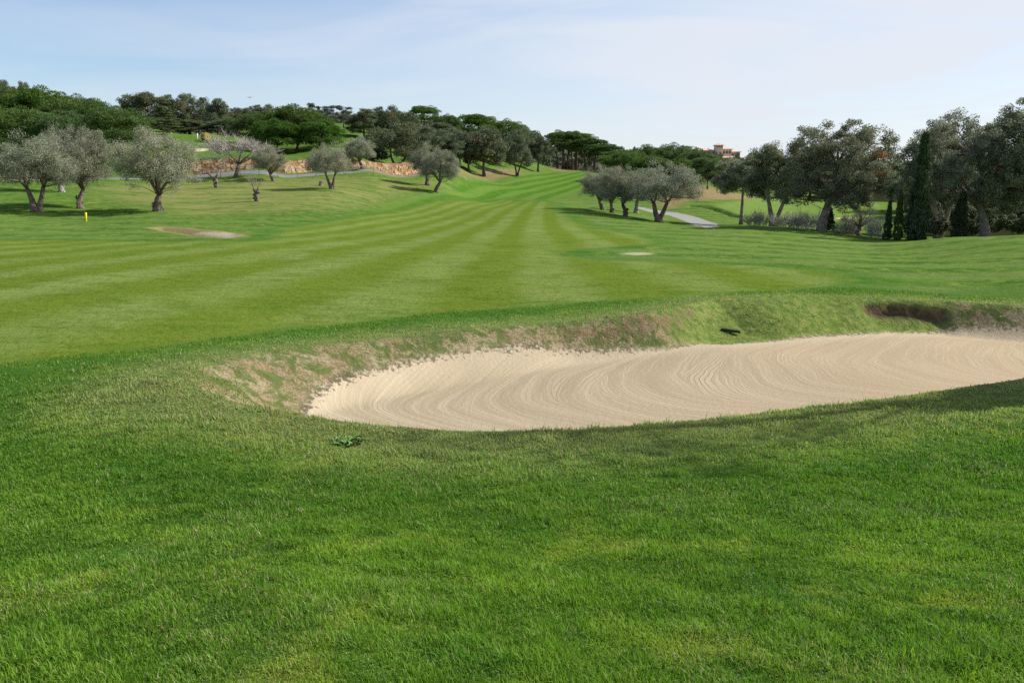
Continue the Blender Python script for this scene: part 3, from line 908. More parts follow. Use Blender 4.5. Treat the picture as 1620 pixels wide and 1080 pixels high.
def make_oak(seed, key='oak', H=9.0, W=9.0, th=.22, ncl=190, nl=110, mat='oak', leaf=(.26, .13), cr=(.5, .95), lean=0.0, dead=.008, r0=.3, twin=False, nlobes=12, core=True, sq=.85, frac=.8, dead_at=None, skirt=.15, dome=2.4, vmax=.80):
    global RNG; RNG = np.random.default_rng(seed); random.seed(seed)
    mb = MB()
    t = H * th
    cz = t + (H - t) * .5; hz = (H - t) * .5
    lobes = [(lean * .8, 0, cz, W * .27, W * .27, hz * .68)] if core else []
    for k in range(nlobes):
        a = 2.399 * k + random.uniform(-.4, .4)
        v = -1 + 2 * (k + .5) / nlobes                      # -1 bottom .. 1 top
        v = max(-1 + skirt, v) * vmax
        rr = W * .34 * math.sqrt(max(.05, 1 - (abs(v) if v < 0 else v * 1.0) ** (2.4 if v < 0 else dome))) * random.uniform(.75, 1.15)
        q = random.uniform(.8, 1.25) * W * .155
        lobes.append((lean * .8 * (1 + .4 * v) + rr * math.cos(a), rr * math.sin(a), cz + v * hz, q, q, q * .85))
    cl = lobe_points(lobes, ncl, .55, -.9)
    r = RNG.uniform(*cr, ncl)
    if twin:
        tr = [([V3(-.15, 0, -.3), V3(-.25, 0, t * .4), V3(-.5, .1, t), V3(-.8, .1, t * 1.5), V3(-1.0, .2, cz)], r0, r0 * .4),
              ([V3(.15, 0, -.3), V3(.3, 0, t * .4), V3(.8, -.1, t), V3(1.3, -.1, t * 1.5), V3(1.6, -.2, cz)], r0 * .9, r0 * .4)]
    else:
        tr = [([V3(0, 0, -.3), V3(lean * .05, 0, t * .35), V3(lean * .25, .05, t * .8), V3(lean * .5, .1, t * 1.2), V3(lean * .9, 0, cz)], r0, r0 * .45)]
    limbs = [l[:3] for l in lobes[1:]]
    skeleton(mb, tr, limbs, cl, t, r0, .02, 9, .08, frac)
    dd = dead
    if dead_at is not None:
        d = np.linalg.norm(cl - np.array(dead_at), axis=1)
        dd = np.where(d < np.sort(d)[4] + 1e-6, .9, 0.0)
    me_c = crown_mesh(key + '_crown', cl, r, nl, leaf[0], leaf[1], M[mat], 'ball', dead=dd, squash=sq, tintvar=.22)
    proto(key, H, W, mb.mesh(key + '_trunk', M['bark_c' if key == 'cork' else 'bark_k'], True), me_c)

def make_cypress(seed, H=10.0, W=1.7, n=420, nl=42):
    global RNG; RNG = np.random.default_rng(seed); random.seed(seed)
    z = RNG.random(n) ** .85
    prof = lambda q: W / 2 * np.minimum(1, .75 + q * 2.0) * (1 - q ** 1.35) ** .9 * (1 - .12 * np.sin(q * 23 + seed))
    a = RNG.uniform(0, 6.283, n)
    rr = prof(z) * RNG.uniform(.55, 1.0, n)
    cl = np.stack([rr * np.cos(a), rr * np.sin(a), .15 + z * (H - .35)], -1)
    mb = MB(); mb.tube([V3(0, 0, -.2), V3(0, 0, H * .4), V3(.02, 0, H * .85)], [.16, .1, .03], 7)
    me_c = crown_mesh('cypress_crown', cl, RNG.uniform(.16, .36, n), nl, .26, .075, M['cypress'], 'strand', tintvar=.25)
    proto('cypress', H, W, mb.mesh('cypress_trunk', M['bark_k'], True), me_c)

def twigs_mesh(name, starts, dirs, lens, rad, mat, kids=5, depth=2):
    mb_pts = []
    def grow(p, d, L, r, lev):
        n = 4; pts = [p]
        for i in range(n - 1):
            d = (d + Vector((random.gauss(0, .16), random.gauss(0, .16), random.gauss(.05, .12)))).normalized()
            pts.append(pts[-1] + d * L / (n - 1))
        mb_pts.append((pts, r, lev))
        if lev < depth:
            for k in range(kids):
                q = pts[random.choice([1, 2, 2, 3])]
                dd = (d + Vector((random.gauss(0, .6), random.gauss(0, .6), random.gauss(.1, .4)))).normalized()
                grow(q, dd, L * random.uniform(.5, .8), r * .6, lev + 1)
    for s, d, L in zip(starts, dirs, lens): grow(Vector(s), Vector(d).normalized(), L, rad, 0)
    mb = MB(); tints = []
    for pts, r, lev in mb_pts:
        n0 = len(mb.v)
        mb.tube(pts, [r * (1 - .6 * i / 3) for i in range(4)], 3, False)
        tv = random.uniform(.1, .9); tints += [tv] * (len(mb.v) - n0)
    me = mb.mesh(name, mat)
    at_ = me.attributes.new('tint', 'FLOAT', 'POINT'); at_.data.foreach_set('value', np.array(tints, np.float32))
    return me

def make_bare(seed, H=6.0, W=5.6):
    random.seed(seed)
    mb = MB()
    tr = [([V3(0, 0, -.2), V3(.15, 0, .5), V3(.3, 0, 1.2), V3(.42, 0, 1.9)], .24, .16)]
    ends = [(-1.3, .3, 3.6), (-.5, -.7, 4.2), (.6, .8, 4.0), (1.9, -.2, 3.5), (1.2, -.9, 3.9), (2.5, .5, 3.2), (-.9, .9, 3.3)]
    skeleton(mb, tr, ends, [], 1.9, .24, .03, 8, .04)
    st, di, ln = [], [], []
    for e in ends:
        for k in range(9):
            st.append((e[0] + random.uniform(-.25, .1), e[1], e[2] + random.uniform(-.7, 0)))
            di.append((e[0] * .35 - .1 + random.gauss(0, .35), e[1] * .35 + random.gauss(0, .35), .75 + random.gauss(0, .25))); ln.append(random.uniform(1.0, 1.7))
    proto('bare', H, W, mb.mesh('bare_trunk', M['bark_o'], True), twigs_mesh('bare_crown', st, di, ln, .034, M['twig'], 6, 2))

def make_thicket(seed, H=2.2, W=4.0):
    random.seed(seed)
    st, di, ln = [], [], []
    for k in range(46):
        a = random.uniform(0, 6.28); q = random.random() ** .5 * W * .38
        st.append((q * math.cos(a), q * math.sin(a), -.05)); di.append((math.cos(a) * .35 + random.gauss(0, .3), math.sin(a) * .35 + random.gauss(0, .3), 1)); ln.append(random.uniform(.7, 1.3) * H * .55)
    me = twigs_mesh('thicket_twigs', st, di, ln, .03, M['twig'], 6, 2)
    PROTO.setdefault('thicket', []).append((H, W, None, me))

def make_bush(seed, key='bush', H=1.6, W=2.6, mat='lav', ncl=45, nl=120, leaf=(.16, .05)):
    global RNG; RNG = np.random.default_rng(seed); random.seed(seed)
    lobes = [(random.uniform(-.3, .3) * W, random.uniform(-.3, .3) * W, H * .38, W * .26, W * .26, H * .45) for _ in range(5)]
    cl = lobe_points(lobes, ncl, .4, -.3); cl[:, 2] = np.clip(cl[:, 2], .1, H - .2)
    me = crown_mesh(key + '_leaves', cl, RNG.uniform(.22, .42, ncl), nl, leaf[0], leaf[1], M[mat], 'ball')
    PROTO.setdefault(key, []).append((H, W, None, me))

def make_fir(seed, H=7.0, W=4.5):
    global RNG; RNG = np.random.default_rng(seed); random.seed(seed)
    mb = MB(); mb.tube([V3(0, 0, -.2), V3(0, 0, H * .5), V3(0, 0, H * .97)], [.18, .1, .02], 7)
    cl = []
    for lev in np.linspace(.12, .95, 9):
        L = W * .5 * (1 - lev) ** .8 + .15
        for k in range(7):
            a = random.uniform(0, 6.28)
            for q in np.linspace(.2, 1, 5): cl.append((L * q * math.cos(a), L * q * math.sin(a), H * lev + .12 * q + random.uniform(-.08, .08)))
    cl = np.array(cl)
    me = crown_mesh('cedar_crown', cl, RNG.uniform(.18, .34, len(cl)), 26, .22, .06, M['fir'], 'ball', squash=.4)
    proto('fir', H, W, mb.mesh('cedar_trunk', M['bark_k'], True), me)

make_olive(11, lean=.1); make_olive(12, lean=.4, th=.9); make_olive(13, twin=True, W=5.6); make_olive(14, lean=-.25, W=4.8, nl=170); make_olive(15, lean=.2, bark='bark_w', W=4.6, nl=150, th=1.3)
make_olive(16, H=3.6, W=4.6, lean=.1, th=.8, ncl=70, nl=90)          # sparse small one
make_pine(21); make_pine(22, W=14, H=11, bare=.26, ncl=190); make_pine(23, H=14, W=9.5, bare=.56, trunks=2, ncl=110, nl=150, cr=(.6, 1.1)); make_pine(24, H=10, W=12.5, bare=.18, ncl=190, dome=1.05)
make_oak(31); make_oak(32, W=8, th=.16); make_oak(33, H=10, W=8, th=.25, dead=.012); make_oak(34, twin=True, W=10, H=9.5, th=.2, dead=.015)
make_oak(41, 'cork', H=11, W=12.5, th=.27, ncl=520, nl=150, mat='oakr', leaf=(.17, .09), cr=(.38, .75), lean=1.0, r0=.52, nlobes=22, dead=0, frac=.9, dead_at=(4.6, -3, 7.0), skirt=.05, dome=1.15, vmax=.88)
make_oak(42, 'cork', H=10, W=7.5, th=.27, ncl=300, nl=150, mat='oakr', leaf=(.17, .09), cr=(.36, .72), r0=.30, twin=True, nlobes=14, dead=0, skirt=.05)
make_oak(43, 'cork', H=8.5, W=6, th=.42, ncl=170, nl=140, mat='oakr', leaf=(.17, .09), cr=(.34, .68), r0=.2, nlobes=11, dead=.01)
make_oak(44, 'cork', H=12, W=13, th=.25, ncl=460, nl=130, mat='oakr', leaf=(.17, .09), cr=(.36, .72), lean=-1.2, r0=.5, nlobes=20, dead=0, core=False, frac=1)
make_cypress(51); make_cypress(52, W=1.5); make_cypress(53, H=6, W=1.6, n=260)
make_oak(61, 'tall', H=12, W=5.0, th=.36, ncl=80, nl=80, mat='euc', leaf=(.3, .12), cr=(.5, .9), r0=.22, nlobes=9, dead=.0, core=False)
make_oak(62, 'tall', H=12, W=3.6, th=.78, ncl=34, nl=26, mat='euc', leaf=(.16, .07), cr=(.35, .7), r0=.09, nlobes=7, dead=.0, core=False)
make_bare(71); make_thicket(81); make_thicket(82, W=3.2); make_bush(91); make_bush(92, 'bush', H=1.8, W=3.2); make_bush(93, 'greenbush', 2.6, 3.2, 'oak', 60, 120, (.2, .09))
make_fir(95)

NAMES = {'olive': ('olive_tree', 'tree', 'olive_bark'), 'pine': ('umbrella_pine', 'pine tree', ''), 'oak': ('oak_tree', 'tree', ''), 'cork': ('cork_oak', 'tree', ''),
         'cypress': ('cypress_tree', 'cypress', ''), 'tall': ('slender_tree', 'tree', ''), 'bare': ('bare_tree', 'tree', ''), 'thicket': ('twiggy_shrub', 'shrub', ''),
         'bush': ('grey_shrub', 'shrub', ''), 'greenbush': ('green_shrub', 'shrub', ''), 'fir': ('cedar_tree', 'tree', '')}

def plant(key, i, px, Y, top, wpx, rot, label, group=None, zoff=0.0, pxt=None, xyz=None):
    H, W, tm, cm = PROTO[key][i]
    name, cat, _ = NAMES[key]
    if xyz is None:
        x, y, z = onground(px, Y)
        depth = Y * CP - (z - EYE) * SP
        zt = EYE + ray(px, top)[1] * Y
        sz = max(.3, (zt - z + .1 - zoff) / H); sw = wpx * depth / F / W
    else:
        x, y, z = xyz; sz, sw = top, wpx
    if tm is None:
        root = link(name, cm)
    else:
        root = bpy.data.objects.new(name, None); COL.objects.link(root); root.empty_display_size = .5
        link('trunk', tm, root); link('crown', cm, root)
    root.location = (x, y, z - .06 + zoff); root.scale = (sw, sw, sz); root.rotation_euler = (0, 0, R(rot))
    tag(root, label, cat, group)
    return root
# ------------------------------------------------------------------ build: ground and grass
ground_sheet()
grass_blades()

# ------------------------------------------------------------------ trees and shrubs
GO = 'grey olive trees on the left slope'
plant('olive', 2, 58, 56, 214, 116, 20, 'twin stemmed grey olive nearest the left edge of the lawn', GO)
plant('olive', 1, 126, 60, 203, 76, 60, 'tall greyish olive with one thick dark trunk behind the yellow post', GO)
plant('olive', 4, 97, 72, 202, 70, 10, 'olive with a pale whitish trunk between and behind the two leftmost olives', GO)
plant('olive', 0, 250, 58, 205, 114, -20, 'broad full grey olive standing above the small left bunker', GO)
plant('olive', 3, 432, 95, 232, 46, 40, 'small rounded olive in front of the left part of the stone wall', GO)
plant('olive', 2, 525, 82, 227, 66, 200, 'wispy domed olive with forked stubby trunk in front of the stone wall', GO)
plant('olive', 1, 573, 111, 216, 46, 150, 'slim olive on a thin trunk right against the stone wall', GO)
plant('olive', 3, 676, 105, 226, 48, 80, 'upright olive at the right end of the stone wall', GO)
plant('olive', 1, 690, 98, 237, 56, -10, 'right leaning olive with split trunk beside the upright olive', GO)
GR = 'olive trees in the clump right of the fairway'
plant('olive', 3, 953, 78, 262, 56, 10, 'leftmost olive of the clump right of the fairway', GR)
plant('olive', 0, 968, 74, 266, 62, 120, 'second olive from the left in the clump right of the fairway', GR)
plant('olive', 1, 990, 70.5, 265, 64, 220, 'olive with a bent trunk in the middle of the right clump', GR)
plant('olive', 4, 1006, 84, 272, 56, 300, 'small pale olive half hidden at the back of the right clump', GR)
plant('olive', 2, 1042, 68, 257, 110, 30, 'largest olive of the right clump with a wide forked crown beside the cart path', GR)
plant('bare', 0, 372, 97, 210, 84, 0, 'leafless tree with pale mauve twigs in front of the stone wall')
plant('olive', 5, 1358, 56, 326, 62, 40, 'small silvery olive on a gnarled stump under the large cork oak')

GP = 'umbrella pines on the left hill'
for i, px, Y, top, w, rot, lb in [
    (1, 15, 142, 141, 120, 0, 'umbrella pine at the far left edge of the hill'),
    (3, 78, 140, 140, 105, 40, 'highest rounded pine of the left pine mass'),
    (1, 128, 136, 153, 95, 90, 'pine right of the highest one in the left pine mass'),
    (3, 172, 128, 165, 90, 10, 'pine on the descending shoulder of the left pine mass'),
    (1, 40, 122, 172, 110, 70, 'lower front pine at the left edge, behind the olives'),
    (3, 108, 120, 178, 95, 150, 'lower front pine in the middle of the left pine mass'),
    (0, 190, 116, 172, 98, 20, 'wide pine with bare trunk showing at the right end of the left pine mass'),
    (3, -50, 128, 150, 120, 60, 'pine cut by the left picture edge')]:
    plant('pine', i, px, Y, top, w, rot, lb, GP)
GQ = 'umbrella pines behind the stone wall'
for i, px, Y, top, w, rot, lb in [
    (1, 412, 150, 180, 92, 0, 'left pine of the dense group above the stone wall'),
    (3, 470, 146, 168, 100, 30, 'tallest pine of the dense group above the stone wall'),
    (3, 507, 142, 190, 66, 100, 'low right pine of the dense group above the stone wall'),
    (1, 440, 140, 190, 74, 200, 'front pine of the dense group above the stone wall')]:
    plant('pine', i, px, Y, top, w, rot, lb, GQ)
GS = 'oak trees on the crest behind the upper lawn'
for key, i, px, Y, top, w, rot, lb in [
    ('oak', 0, 232, 192, 146, 62, 10, 'dark spreading oak at the left end of the crest oaks'),
    ('oak', 2, 278, 196, 150, 46, 80, 'second of the crest oaks, dark and round topped'),
    ('oak', 3, 316, 200, 150, 46, 130, 'crest oak with sky showing through its crown'),
    ('oak', 1, 345, 190, 158, 40, 220, 'crest oak above the straw bale, slightly paler'),
    ('oak', 1, 366, 205, 171, 34, 300, 'small low oak right of the crest oaks'),
    ('oak', 0, 390, 212, 171, 32, 15, 'small oak peeking between the crest oaks and the pines'),
    ('oak', 2, 415, 215, 166, 34, 75, 'oak top just showing over the left pine of the dense group'),
    ('oak', 1, 255, 176, 186, 60, 75, 'low dark oak beneath the left crest oaks'),
    ('oak', 2, 300, 180, 190, 62, 155, 'low dark oak beneath the middle crest oaks'),
    ('oak', 1, 350, 178, 188, 50, 20, 'low dark oak beneath the right crest oaks'),
    ('oak', 0, 8, 205, 127, 46, 10, 'greyish oak top above the pines at the left edge'),
    ('oak', 1, 40, 205, 130, 34, 10, 'brownish oak top above the highest left pine'),
    ('oak', 2, 152, 200, 160, 30, 10, 'little oak top over the shoulder of the left pine mass')]:
    plant(key, i, px, Y, top, w, rot, lb, GS)
plant('fir', 0, 265, 150, 178, 46, 0, 'yellow green cedar with tiered branches behind the broad left olive')
plant('tall', 0, 520, 196, 167, 24, 0, 'left of the two slender trees against the sky', 'slender trees on the skyline')
plant('tall', 0, 544, 194, 167, 25, 130, 'right of the two slender trees against the sky', 'slender trees on the skyline')
plant('tall', 0, 497, 200, 164, 22, 220, 'slender tree top behind the tallest pine of the dense group', 'slender trees on the skyline')
GT = 'oak trees at the head of the fairway, left side'
for key, i, px, Y, top, w, rot, lb in [
    ('oak', 1, 576, 168, 172, 52, 0, 'dark dense oak next to the two slender trees'),
    ('oak', 2, 608, 172, 169, 44, 60, 'tall oak top right of the dark dense oak'),
    ('oak', 0, 640, 178, 177, 44, 140, 'brownish oak left of the lone umbrella pine'),
    ('oak', 3, 628, 126, 194, 92, 0, 'big spreading oak with two dark trunks by the stone wall'),
    ('oak', 0, 672, 132, 203, 58, 200, 'oak overlapping the right side of the two trunked oak'),
    ('oak', 1, 708, 140, 206, 50, 45, 'rounded oak behind the right leaning olive'),
    ('oak', 0, 742, 172, 208, 52, 100, 'oak at the left end of the bare soil bank'),
    ('oak', 2, 766, 174, 205, 66, 10, 'full oak with a grey trunk in the middle of the soil bank'),
    ('oak', 3, 818, 190, 203, 52, -20, 'oak with a thick leaning trunk at the right of the soil bank'),
    ('oak', 2, 851, 225, 215, 42, 170, 'pale olive green oak right of the leaning oak'),
    ('oak', 1, 600, 150, 205, 46, 300, 'low bushy oak between the dark oak and the two trunked oak'),
    ('oak', 1, 690, 190, 196, 60, 210, 'oak below the lone umbrella pine'),
    ('oak', 0, 790, 205, 222, 60, 20, 'shadowed oak behind the full oak of the soil bank'),
    ('oak', 1, 728, 178, 205, 44, 90, 'oak in the gap right of the lone umbrella pine')]:
    plant(key, i, px, Y, top, w, rot, lb, GT)
GU = 'umbrella pines along the head of the fairway'
for i, px, Y, top, w, rot, lb in [
    (0, 671, 206, 168, 48, 0, 'lone umbrella pine with clear bare trunk on the skyline'),
    (1, 708, 204, 182, 40, 50, 'rounded pine just right of the lone umbrella pine'),
    (0, 757, 232, 182, 60, 90, 'pine with lumpy crown above the soil bank oaks'),
    (1, 800, 228, 191, 66, 20, 'broad pine right of the lumpy crowned pine'),
    (1, 832, 236, 205, 50, 80, 'pine sloping down behind the leaning oak'),
    (2, 890, 280, 207, 56, 0, 'first tall pine of the row at the fairway end'),
    (2, 912, 284, 209, 54, 70, 'second tall pine of the row at the fairway end'),
    (2, 934, 276, 218, 54, 160, 'third tall pine of the row at the fairway end'),
    (2, 956, 270, 228, 54, 220, 'fourth tall pine of the row at the fairway end'),
    (2, 978, 262, 238, 50, 300, 'last and lowest pine of the row at the fairway end'),
    (2, 900, 300, 216, 60, 200, 'pine in the second rank of the row at the fairway end'),
    (2, 945, 296, 228, 60, 20, 'pine behind the third and fourth of the fairway end row')]:
    plant('pine', i, px, Y, top, w, rot, lb, GU)
GV = 'umbrella pines below the hotel'
for i, px, Y, top, w, rot, lb in [
    (1, 988, 206, 240, 74, 0, 'dark pine at the left end of the pines below the hotel'),
    (3, 1022, 214, 231, 74, 40, 'pine behind the olive clump, second of those below the hotel'),
    (1, 1064, 212, 229, 80, 100, 'highest pine of those below the hotel'),
    (3, 1100, 200, 237, 70, 170, 'pine left of the hotel tower'),
    (1, 1030, 190, 247, 70, 250, 'bright low pine in front of the pines below the hotel'),
    (3, 1080, 186, 252, 60, 10, 'front pine just above the largest olive of the right clump'),
    (0, 1118, 176, 250, 52, 30, 'pine with visible trunks at the right end below the hotel')]:
    plant('pine', i, px, Y, top, w, rot, lb, GV)
plant('oak', 2, 981, 300, 233, 16, 0, 'tiny dark tree top on the ridge left of the pines below the hotel')

GW = 'cork oaks on the right'
plant('cork', 2, 1172, 73, 246, 78, 0, 'thin cork oak with a single slim trunk beside the cart path end', GW)
plant('cork', 1, 1224, 66, 229, 84, 0, 'twin trunked cork oak left of the largest one', GW)
plant('cork', 0, 1300, 58, 194, 158, -6, 'largest cork oak with a thick pale trunk and a patch of rusty leaves', GW)
plant('cork', 3, 1556, 54, 176, 176, 0, 'wide cork oak with twisting limbs near the right edge', GW)
plant('cork', 0, 1640, 52, 160, 150, 150, 'tall cork oak cut by the right picture edge', GW)
plant('cork', 1, 1484, 62, 196, 92, 0, 'airy cork oak behind the tall cypress', GW)
GC = 'cypresses on the right'
plant('cypress', 0, 1449, 50, 212, 29, 0, 'tallest narrow dark cypress in front of the right oaks', GC)
plant('cypress', 2, 1403, 51.5, 318, 11, 0, 'left of the two short cypresses beside the tallest one', GC)
plant('cypress', 2, 1419, 50.5, 300, 12, 90, 'right of the two short cypresses beside the tallest one', GC)
plant('cypress', 1, 1516, 53, 305, 20, 40, 'middle height cypress between the tallest one and the wide cork oak', GC)
plant('cypress', 2, 1311, 62, 330, 15, 40, 'small dark cypress tucked behind the thick pale trunk', GC)
GB = 'leafless grey shrubs under the right oaks'
for i, px, Y, top, w, rot, lb in [
    (0, 1196, 67, 336, 42, 0, 'leafless shrub at the foot of the twin trunked cork oak'),
    (1, 1244, 62, 338, 50, 40, 'leafless grey thicket between the two cork oak trunks'),
    (0, 1278, 60, 336, 50, 100, 'densest leafless thicket left of the thick pale trunk'),
    (1, 1336, 58, 350, 34, 10, 'low leafless shrub right of the thick pale trunk'),
    (0, 1384, 55, 346, 30, 60, 'low leafless shrub near the short cypresses')]:
    plant('thicket', i, px, Y, top, w, rot, lb, GB)
GX = 'dark trees filling the background on the right'
_nm = ['behind the short cypresses', 'behind the tallest cypress', 'right of the tallest cypress', 'beneath the airy cork oak', 'left of the wide cork oak trunk', 'behind the wide cork oak trunk',
      'right of the wide cork oak trunk', 'under the edge cork oak', 'at the far right edge']
for k, (i, px, Y, top, w, rot) in enumerate([(3, 1432, 100, 272, 70, 0), (1, 1462, 92, 275, 70, 60), (3, 1492, 88, 285, 70, 120), (1, 1524, 94, 268, 84, 180),
                                           (3, 1552, 84, 280, 80, 200), (1, 1585, 88, 266, 84, 30), (3, 1618, 82, 272, 80, 70), (1, 1655, 86, 258, 90, 10), (1, 1700, 80, 240, 110, 40)]):
    plant('pine' if k > 1 else 'oak', i if k > 1 else k, px, Y, top, w, rot, ('dark background pine ' if k > 1 else 'dark background oak ') + _nm[k], GX)
_nm = ['at the back of the far green, left of the slim cork oak', 'seen over the far green between slim and twin trunked cork oaks', 'at the back of the far green behind the twin trunked oak', 'behind the largest cork oak, far side of the green',
      'far off under the right branches of the largest cork oak', 'far off left of the short cypresses', 'far off between short and tallest cypress']
for k, (px, Y, top, w, rot) in enumerate([(1150, 178, 262, 60, 0), (1190, 172, 262, 66, 50), (1235, 165, 268, 70, 100), (1280, 168, 265, 70, 200), (1325, 160, 268, 70, 250), (1370, 150, 268, 70, 20), (1412, 130, 270, 64, 90)]):
    plant('oak', k % 3, px, Y, top, w, rot, 'dark oak ' + _nm[k], GX)
GY = 'green shrubs on the right bank'
for px, Y, top, w, rot, lb in [(1480, 58, 338, 46, 0, 'dark shrub at the foot right of the tallest cypress'), (1530, 56, 345, 40, 50, 'rounded grey green shrub left of the wide cork oak trunk'),
                               (1596, 56, 335, 60, 90, 'dark shrub right of the wide cork oak trunk'), (1640, 55, 335, 60, 10, 'dark shrub at the right picture edge'),
                               (1560, 62, 325, 70, 10, 'tall dark shrub behind the wide cork oak trunk'),
                               (1452, 66, 318, 64, 80, 'tall dark shrub behind the foot of the tallest cypress'), (1500, 68, 312, 70, 120, 'tall dark shrub behind the middle height cypress'),
                               (1612, 66, 310, 76, 160, 'tall dark shrub far behind the right of the wide cork oak'), (1665, 62, 310, 80, 200, 'tall dark shrub beyond the right edge cork oak')]:
    plant('greenbush', 0, px, Y, top, w, rot, lb, GY)
GZ = 'grey shrubs along the top of the stone wall'
for k, (px, w) in enumerate([(318, 36), (345, 34), (372, 36), (398, 30)]):
    plant('bush', k % 2, px, 104.5 + k * .8, 247, w, k * 60, ['grey shrub above the left end of the stone wall', 'grey shrub above the wall left of the bare tree', 'grey shrub above the wall behind the bare tree', 'grey shrub above the wall right of the bare tree'][k], GZ)
for k, (px, Y, top, w) in enumerate([(22, 92, 240, 70), (-30, 90, 240, 70), (75, 100, 246, 50)]):
    plant('greenbush', 0, px, Y, top, w, k * 50, ['dark bush in the shade behind the leftmost olive', 'dark bush on the left picture edge above the low wall', 'dark bush under the left pines between two olives'][k], 'dark bushes below the left pines')
plant('greenbush', 0, 596, 128, 238, 34, 0, 'low green bush on the bank right of the slim olive')
# unseen trees added beyond the right edge for the shadows they cast on the grass
plant('tall', 1, 0, 0, .82, .9, 0, 'unseen cork oak added beyond the right picture edge to shade the near grass', 'unseen cork oaks added outside the right edge', xyz=(11.9, 10.2, gz(11.9, 10.2)))
plant('cork', 2, 0, 0, .46, .32, 70, 'unseen low cork oak added beyond the right picture edge to shade the bunker lip', 'unseen cork oaks added outside the right edge', xyz=(9.4, 9.5, gz(9.4, 9.5)))

for _x, _y, _l in [(53, 63, 'pine at the wood edge beyond the right picture edge'), (62, 76, 'second pine of the wood beyond the right picture edge')]:
    plant('pine', 3, 0, 0, 1.1, 1.0, _x, _l, 'pines outside the right edge', xyz=(_x, _y, gz(_x, _y)))

# old pollarded stumps
def pollard(px, Y, label, arms, s, wisp):
    x, y, z = onground(px, Y)
    root = bpy.data.objects.new('pollarded_olive', None); COL.objects.link(root); root.location = (x, y, z); root.scale = (s, s, s)
    mb = MB()
    mb.tube([V3(0, 0, -.15), V3(.02, 0, .25), V3(-.03, 0, .6), V3(.03, .02, .95), V3(.0, 0, 1.15)], [.30, .20, .25, .2, .12], 10)
    for a in arms:
        pts = [V3(*q) for q in a]; n = len(pts)
        mb.tube(pts, [.17 - .09 * i / (n - 1) for i in range(n)], 8)
    for k in range(6):
        a = random.uniform(0, 6.28); h = random.uniform(.2, .9)
        mb.tube([V3(.2 * math.cos(a), .2 * math.sin(a), h - .12), V3(.33 * math.cos(a), .33 * math.sin(a), h), V3(.2 * math.cos(a), .2 * math.sin(a), h + .14)], [.05, .1, .04], 6)
    link('trunk', mb.mesh('pollard_trunk', M['bark_o'], True), root)
    if wisp:
        st, di, ln = [], [], []
        for a in arms:
            for k in range(7):
                st.append(a[-1]); di.append((random.gauss(0, .5), random.gauss(0, .5), 1)); ln.append(random.uniform(.6, 1.2))
        link('shoots', twigs_mesh('shoots', st, di, ln, .014, M['olive'], 5, 2), root)
    tag(root, label, 'tree', 'pollarded olive stumps')
pollard(342, 84, 'pollarded stump with two bare arms raised in a V on the dry slope', [[(0, 0, .8), (-.5, 0, 1.3), (-1.0, 0, 1.75)], [(0, 0, .85), (.12, 0, 1.25), (.45, .1, 1.7)]], .92, False)
pollard(406, 68, 'gnarled small stump with a haze of thin shoots on the dry slope', [[(0, 0, .85), (-.2, 0, 1.1), (-.22, 0, 1.3)], [(0, 0, .9), (.22, 0, 1.1), (.2, .1, 1.35)]], .85, True)

# ------------------------------------------------------------------ stone retaining wall
def stone_material():
    t = NT('wall_stone')
    p = t.pos()
    vor = t.n('ShaderNodeTexVoronoi'); t.put(vor.inputs['Vector'], p); vor.inputs['Scale'].default_value = 1.6
    s = t.sep(vor.outputs['Color'])[0]
    c = t.mix(t.rng(s, .1, .5), (.33, .18, .088), (.42, .275, .155))
    c = t.mix(t.rng(s, .55, .95), c, (.47, .36, .235))
    c = t.mix(t.rng(t.noise(p, 5, 4), .55, .75, 0, .6), c, (.33, .16, .085))
    return t.out(t.bsdf(c, .9, .15, t.bump(t.noise(p, 9, 4), .6, .05)))
def stone_wall():
    random.seed(5)
    PTS = [(285, 98.6), (360, 101), (450, 104), (560, 111.5), (640, 118), (700, 125.5)]
    P = [Vector(onground(px, Y)) for px, Y in PTS]
    root = bpy.data.objects.new('stone_wall', None); COL.objects.link(root); root.location = P[0]
    mb = MB(); cap = MB()
    Lt = 0
    for a, b in zip(P[:-1], P[1:]):
        d = b - a; L = math.hypot(d.x, d.y); ang = math.atan2(d.y, d.x)
        nrm = Vector((d.y, -d.x, 0)).normalized()
        h = 0; row = 0
        while h < 1.35:
            rh = random.uniform(.24, .40); s = random.uniform(-.2, 0)
            while s < L:
                w = random.uniform(.28, .75)
                q = a + d * min(1, max(0, (s + w / 2) / L)) - P[0]
                q = q - nrm * (h * .28 + random.uniform(0, .08))
                mb.box((q.x, q.y, q.z + h + rh / 2 - .1), (w * .97, .5, rh * .98), ang + random.uniform(-.08, .08), .055)
                s += w
            h += rh; row += 1
        cap.box(tuple((a + b) / 2 - P[0] - nrm * .85 + Vector((0, 0, .6))), (L, .7, 1.35), ang)
    link('stones', mb.mesh('stones', stone_material()), root)
    link('backing', cap.mesh('backing', plain('wall_earth', (.25, .16, .09))), root)
    tag(root, 'long low retaining wall of rough orange stones beside the road', 'wall')
stone_wall()

# low rendered wall at the left edge
P0, P1 = Vector(onground(-40, 86)), Vector(onground(50, 88.5))
d = P1 - P0; ang = math.atan2(d.y, d.x)
root = bpy.data.objects.new('low_wall', None); COL.objects.link(root); root.location = (P0 + P1) / 2
mb = MB(); mb.box((0, 0, .4), (d.length, .3, 1.3), ang); link('wall_body', mb.mesh('wall_body', plain('tan_render', (.42, .31, .22), .9, .25, 1.5)), root)
mb = MB(); mb.box((0, 0, 1.11), (d.length + .1, .42, .12), ang); link('coping', mb.mesh('coping', plain('coping', (.38, .36, .33))), root)
tag(root, 'short tan rendered wall with grey coping at the left edge behind the olives', 'wall')

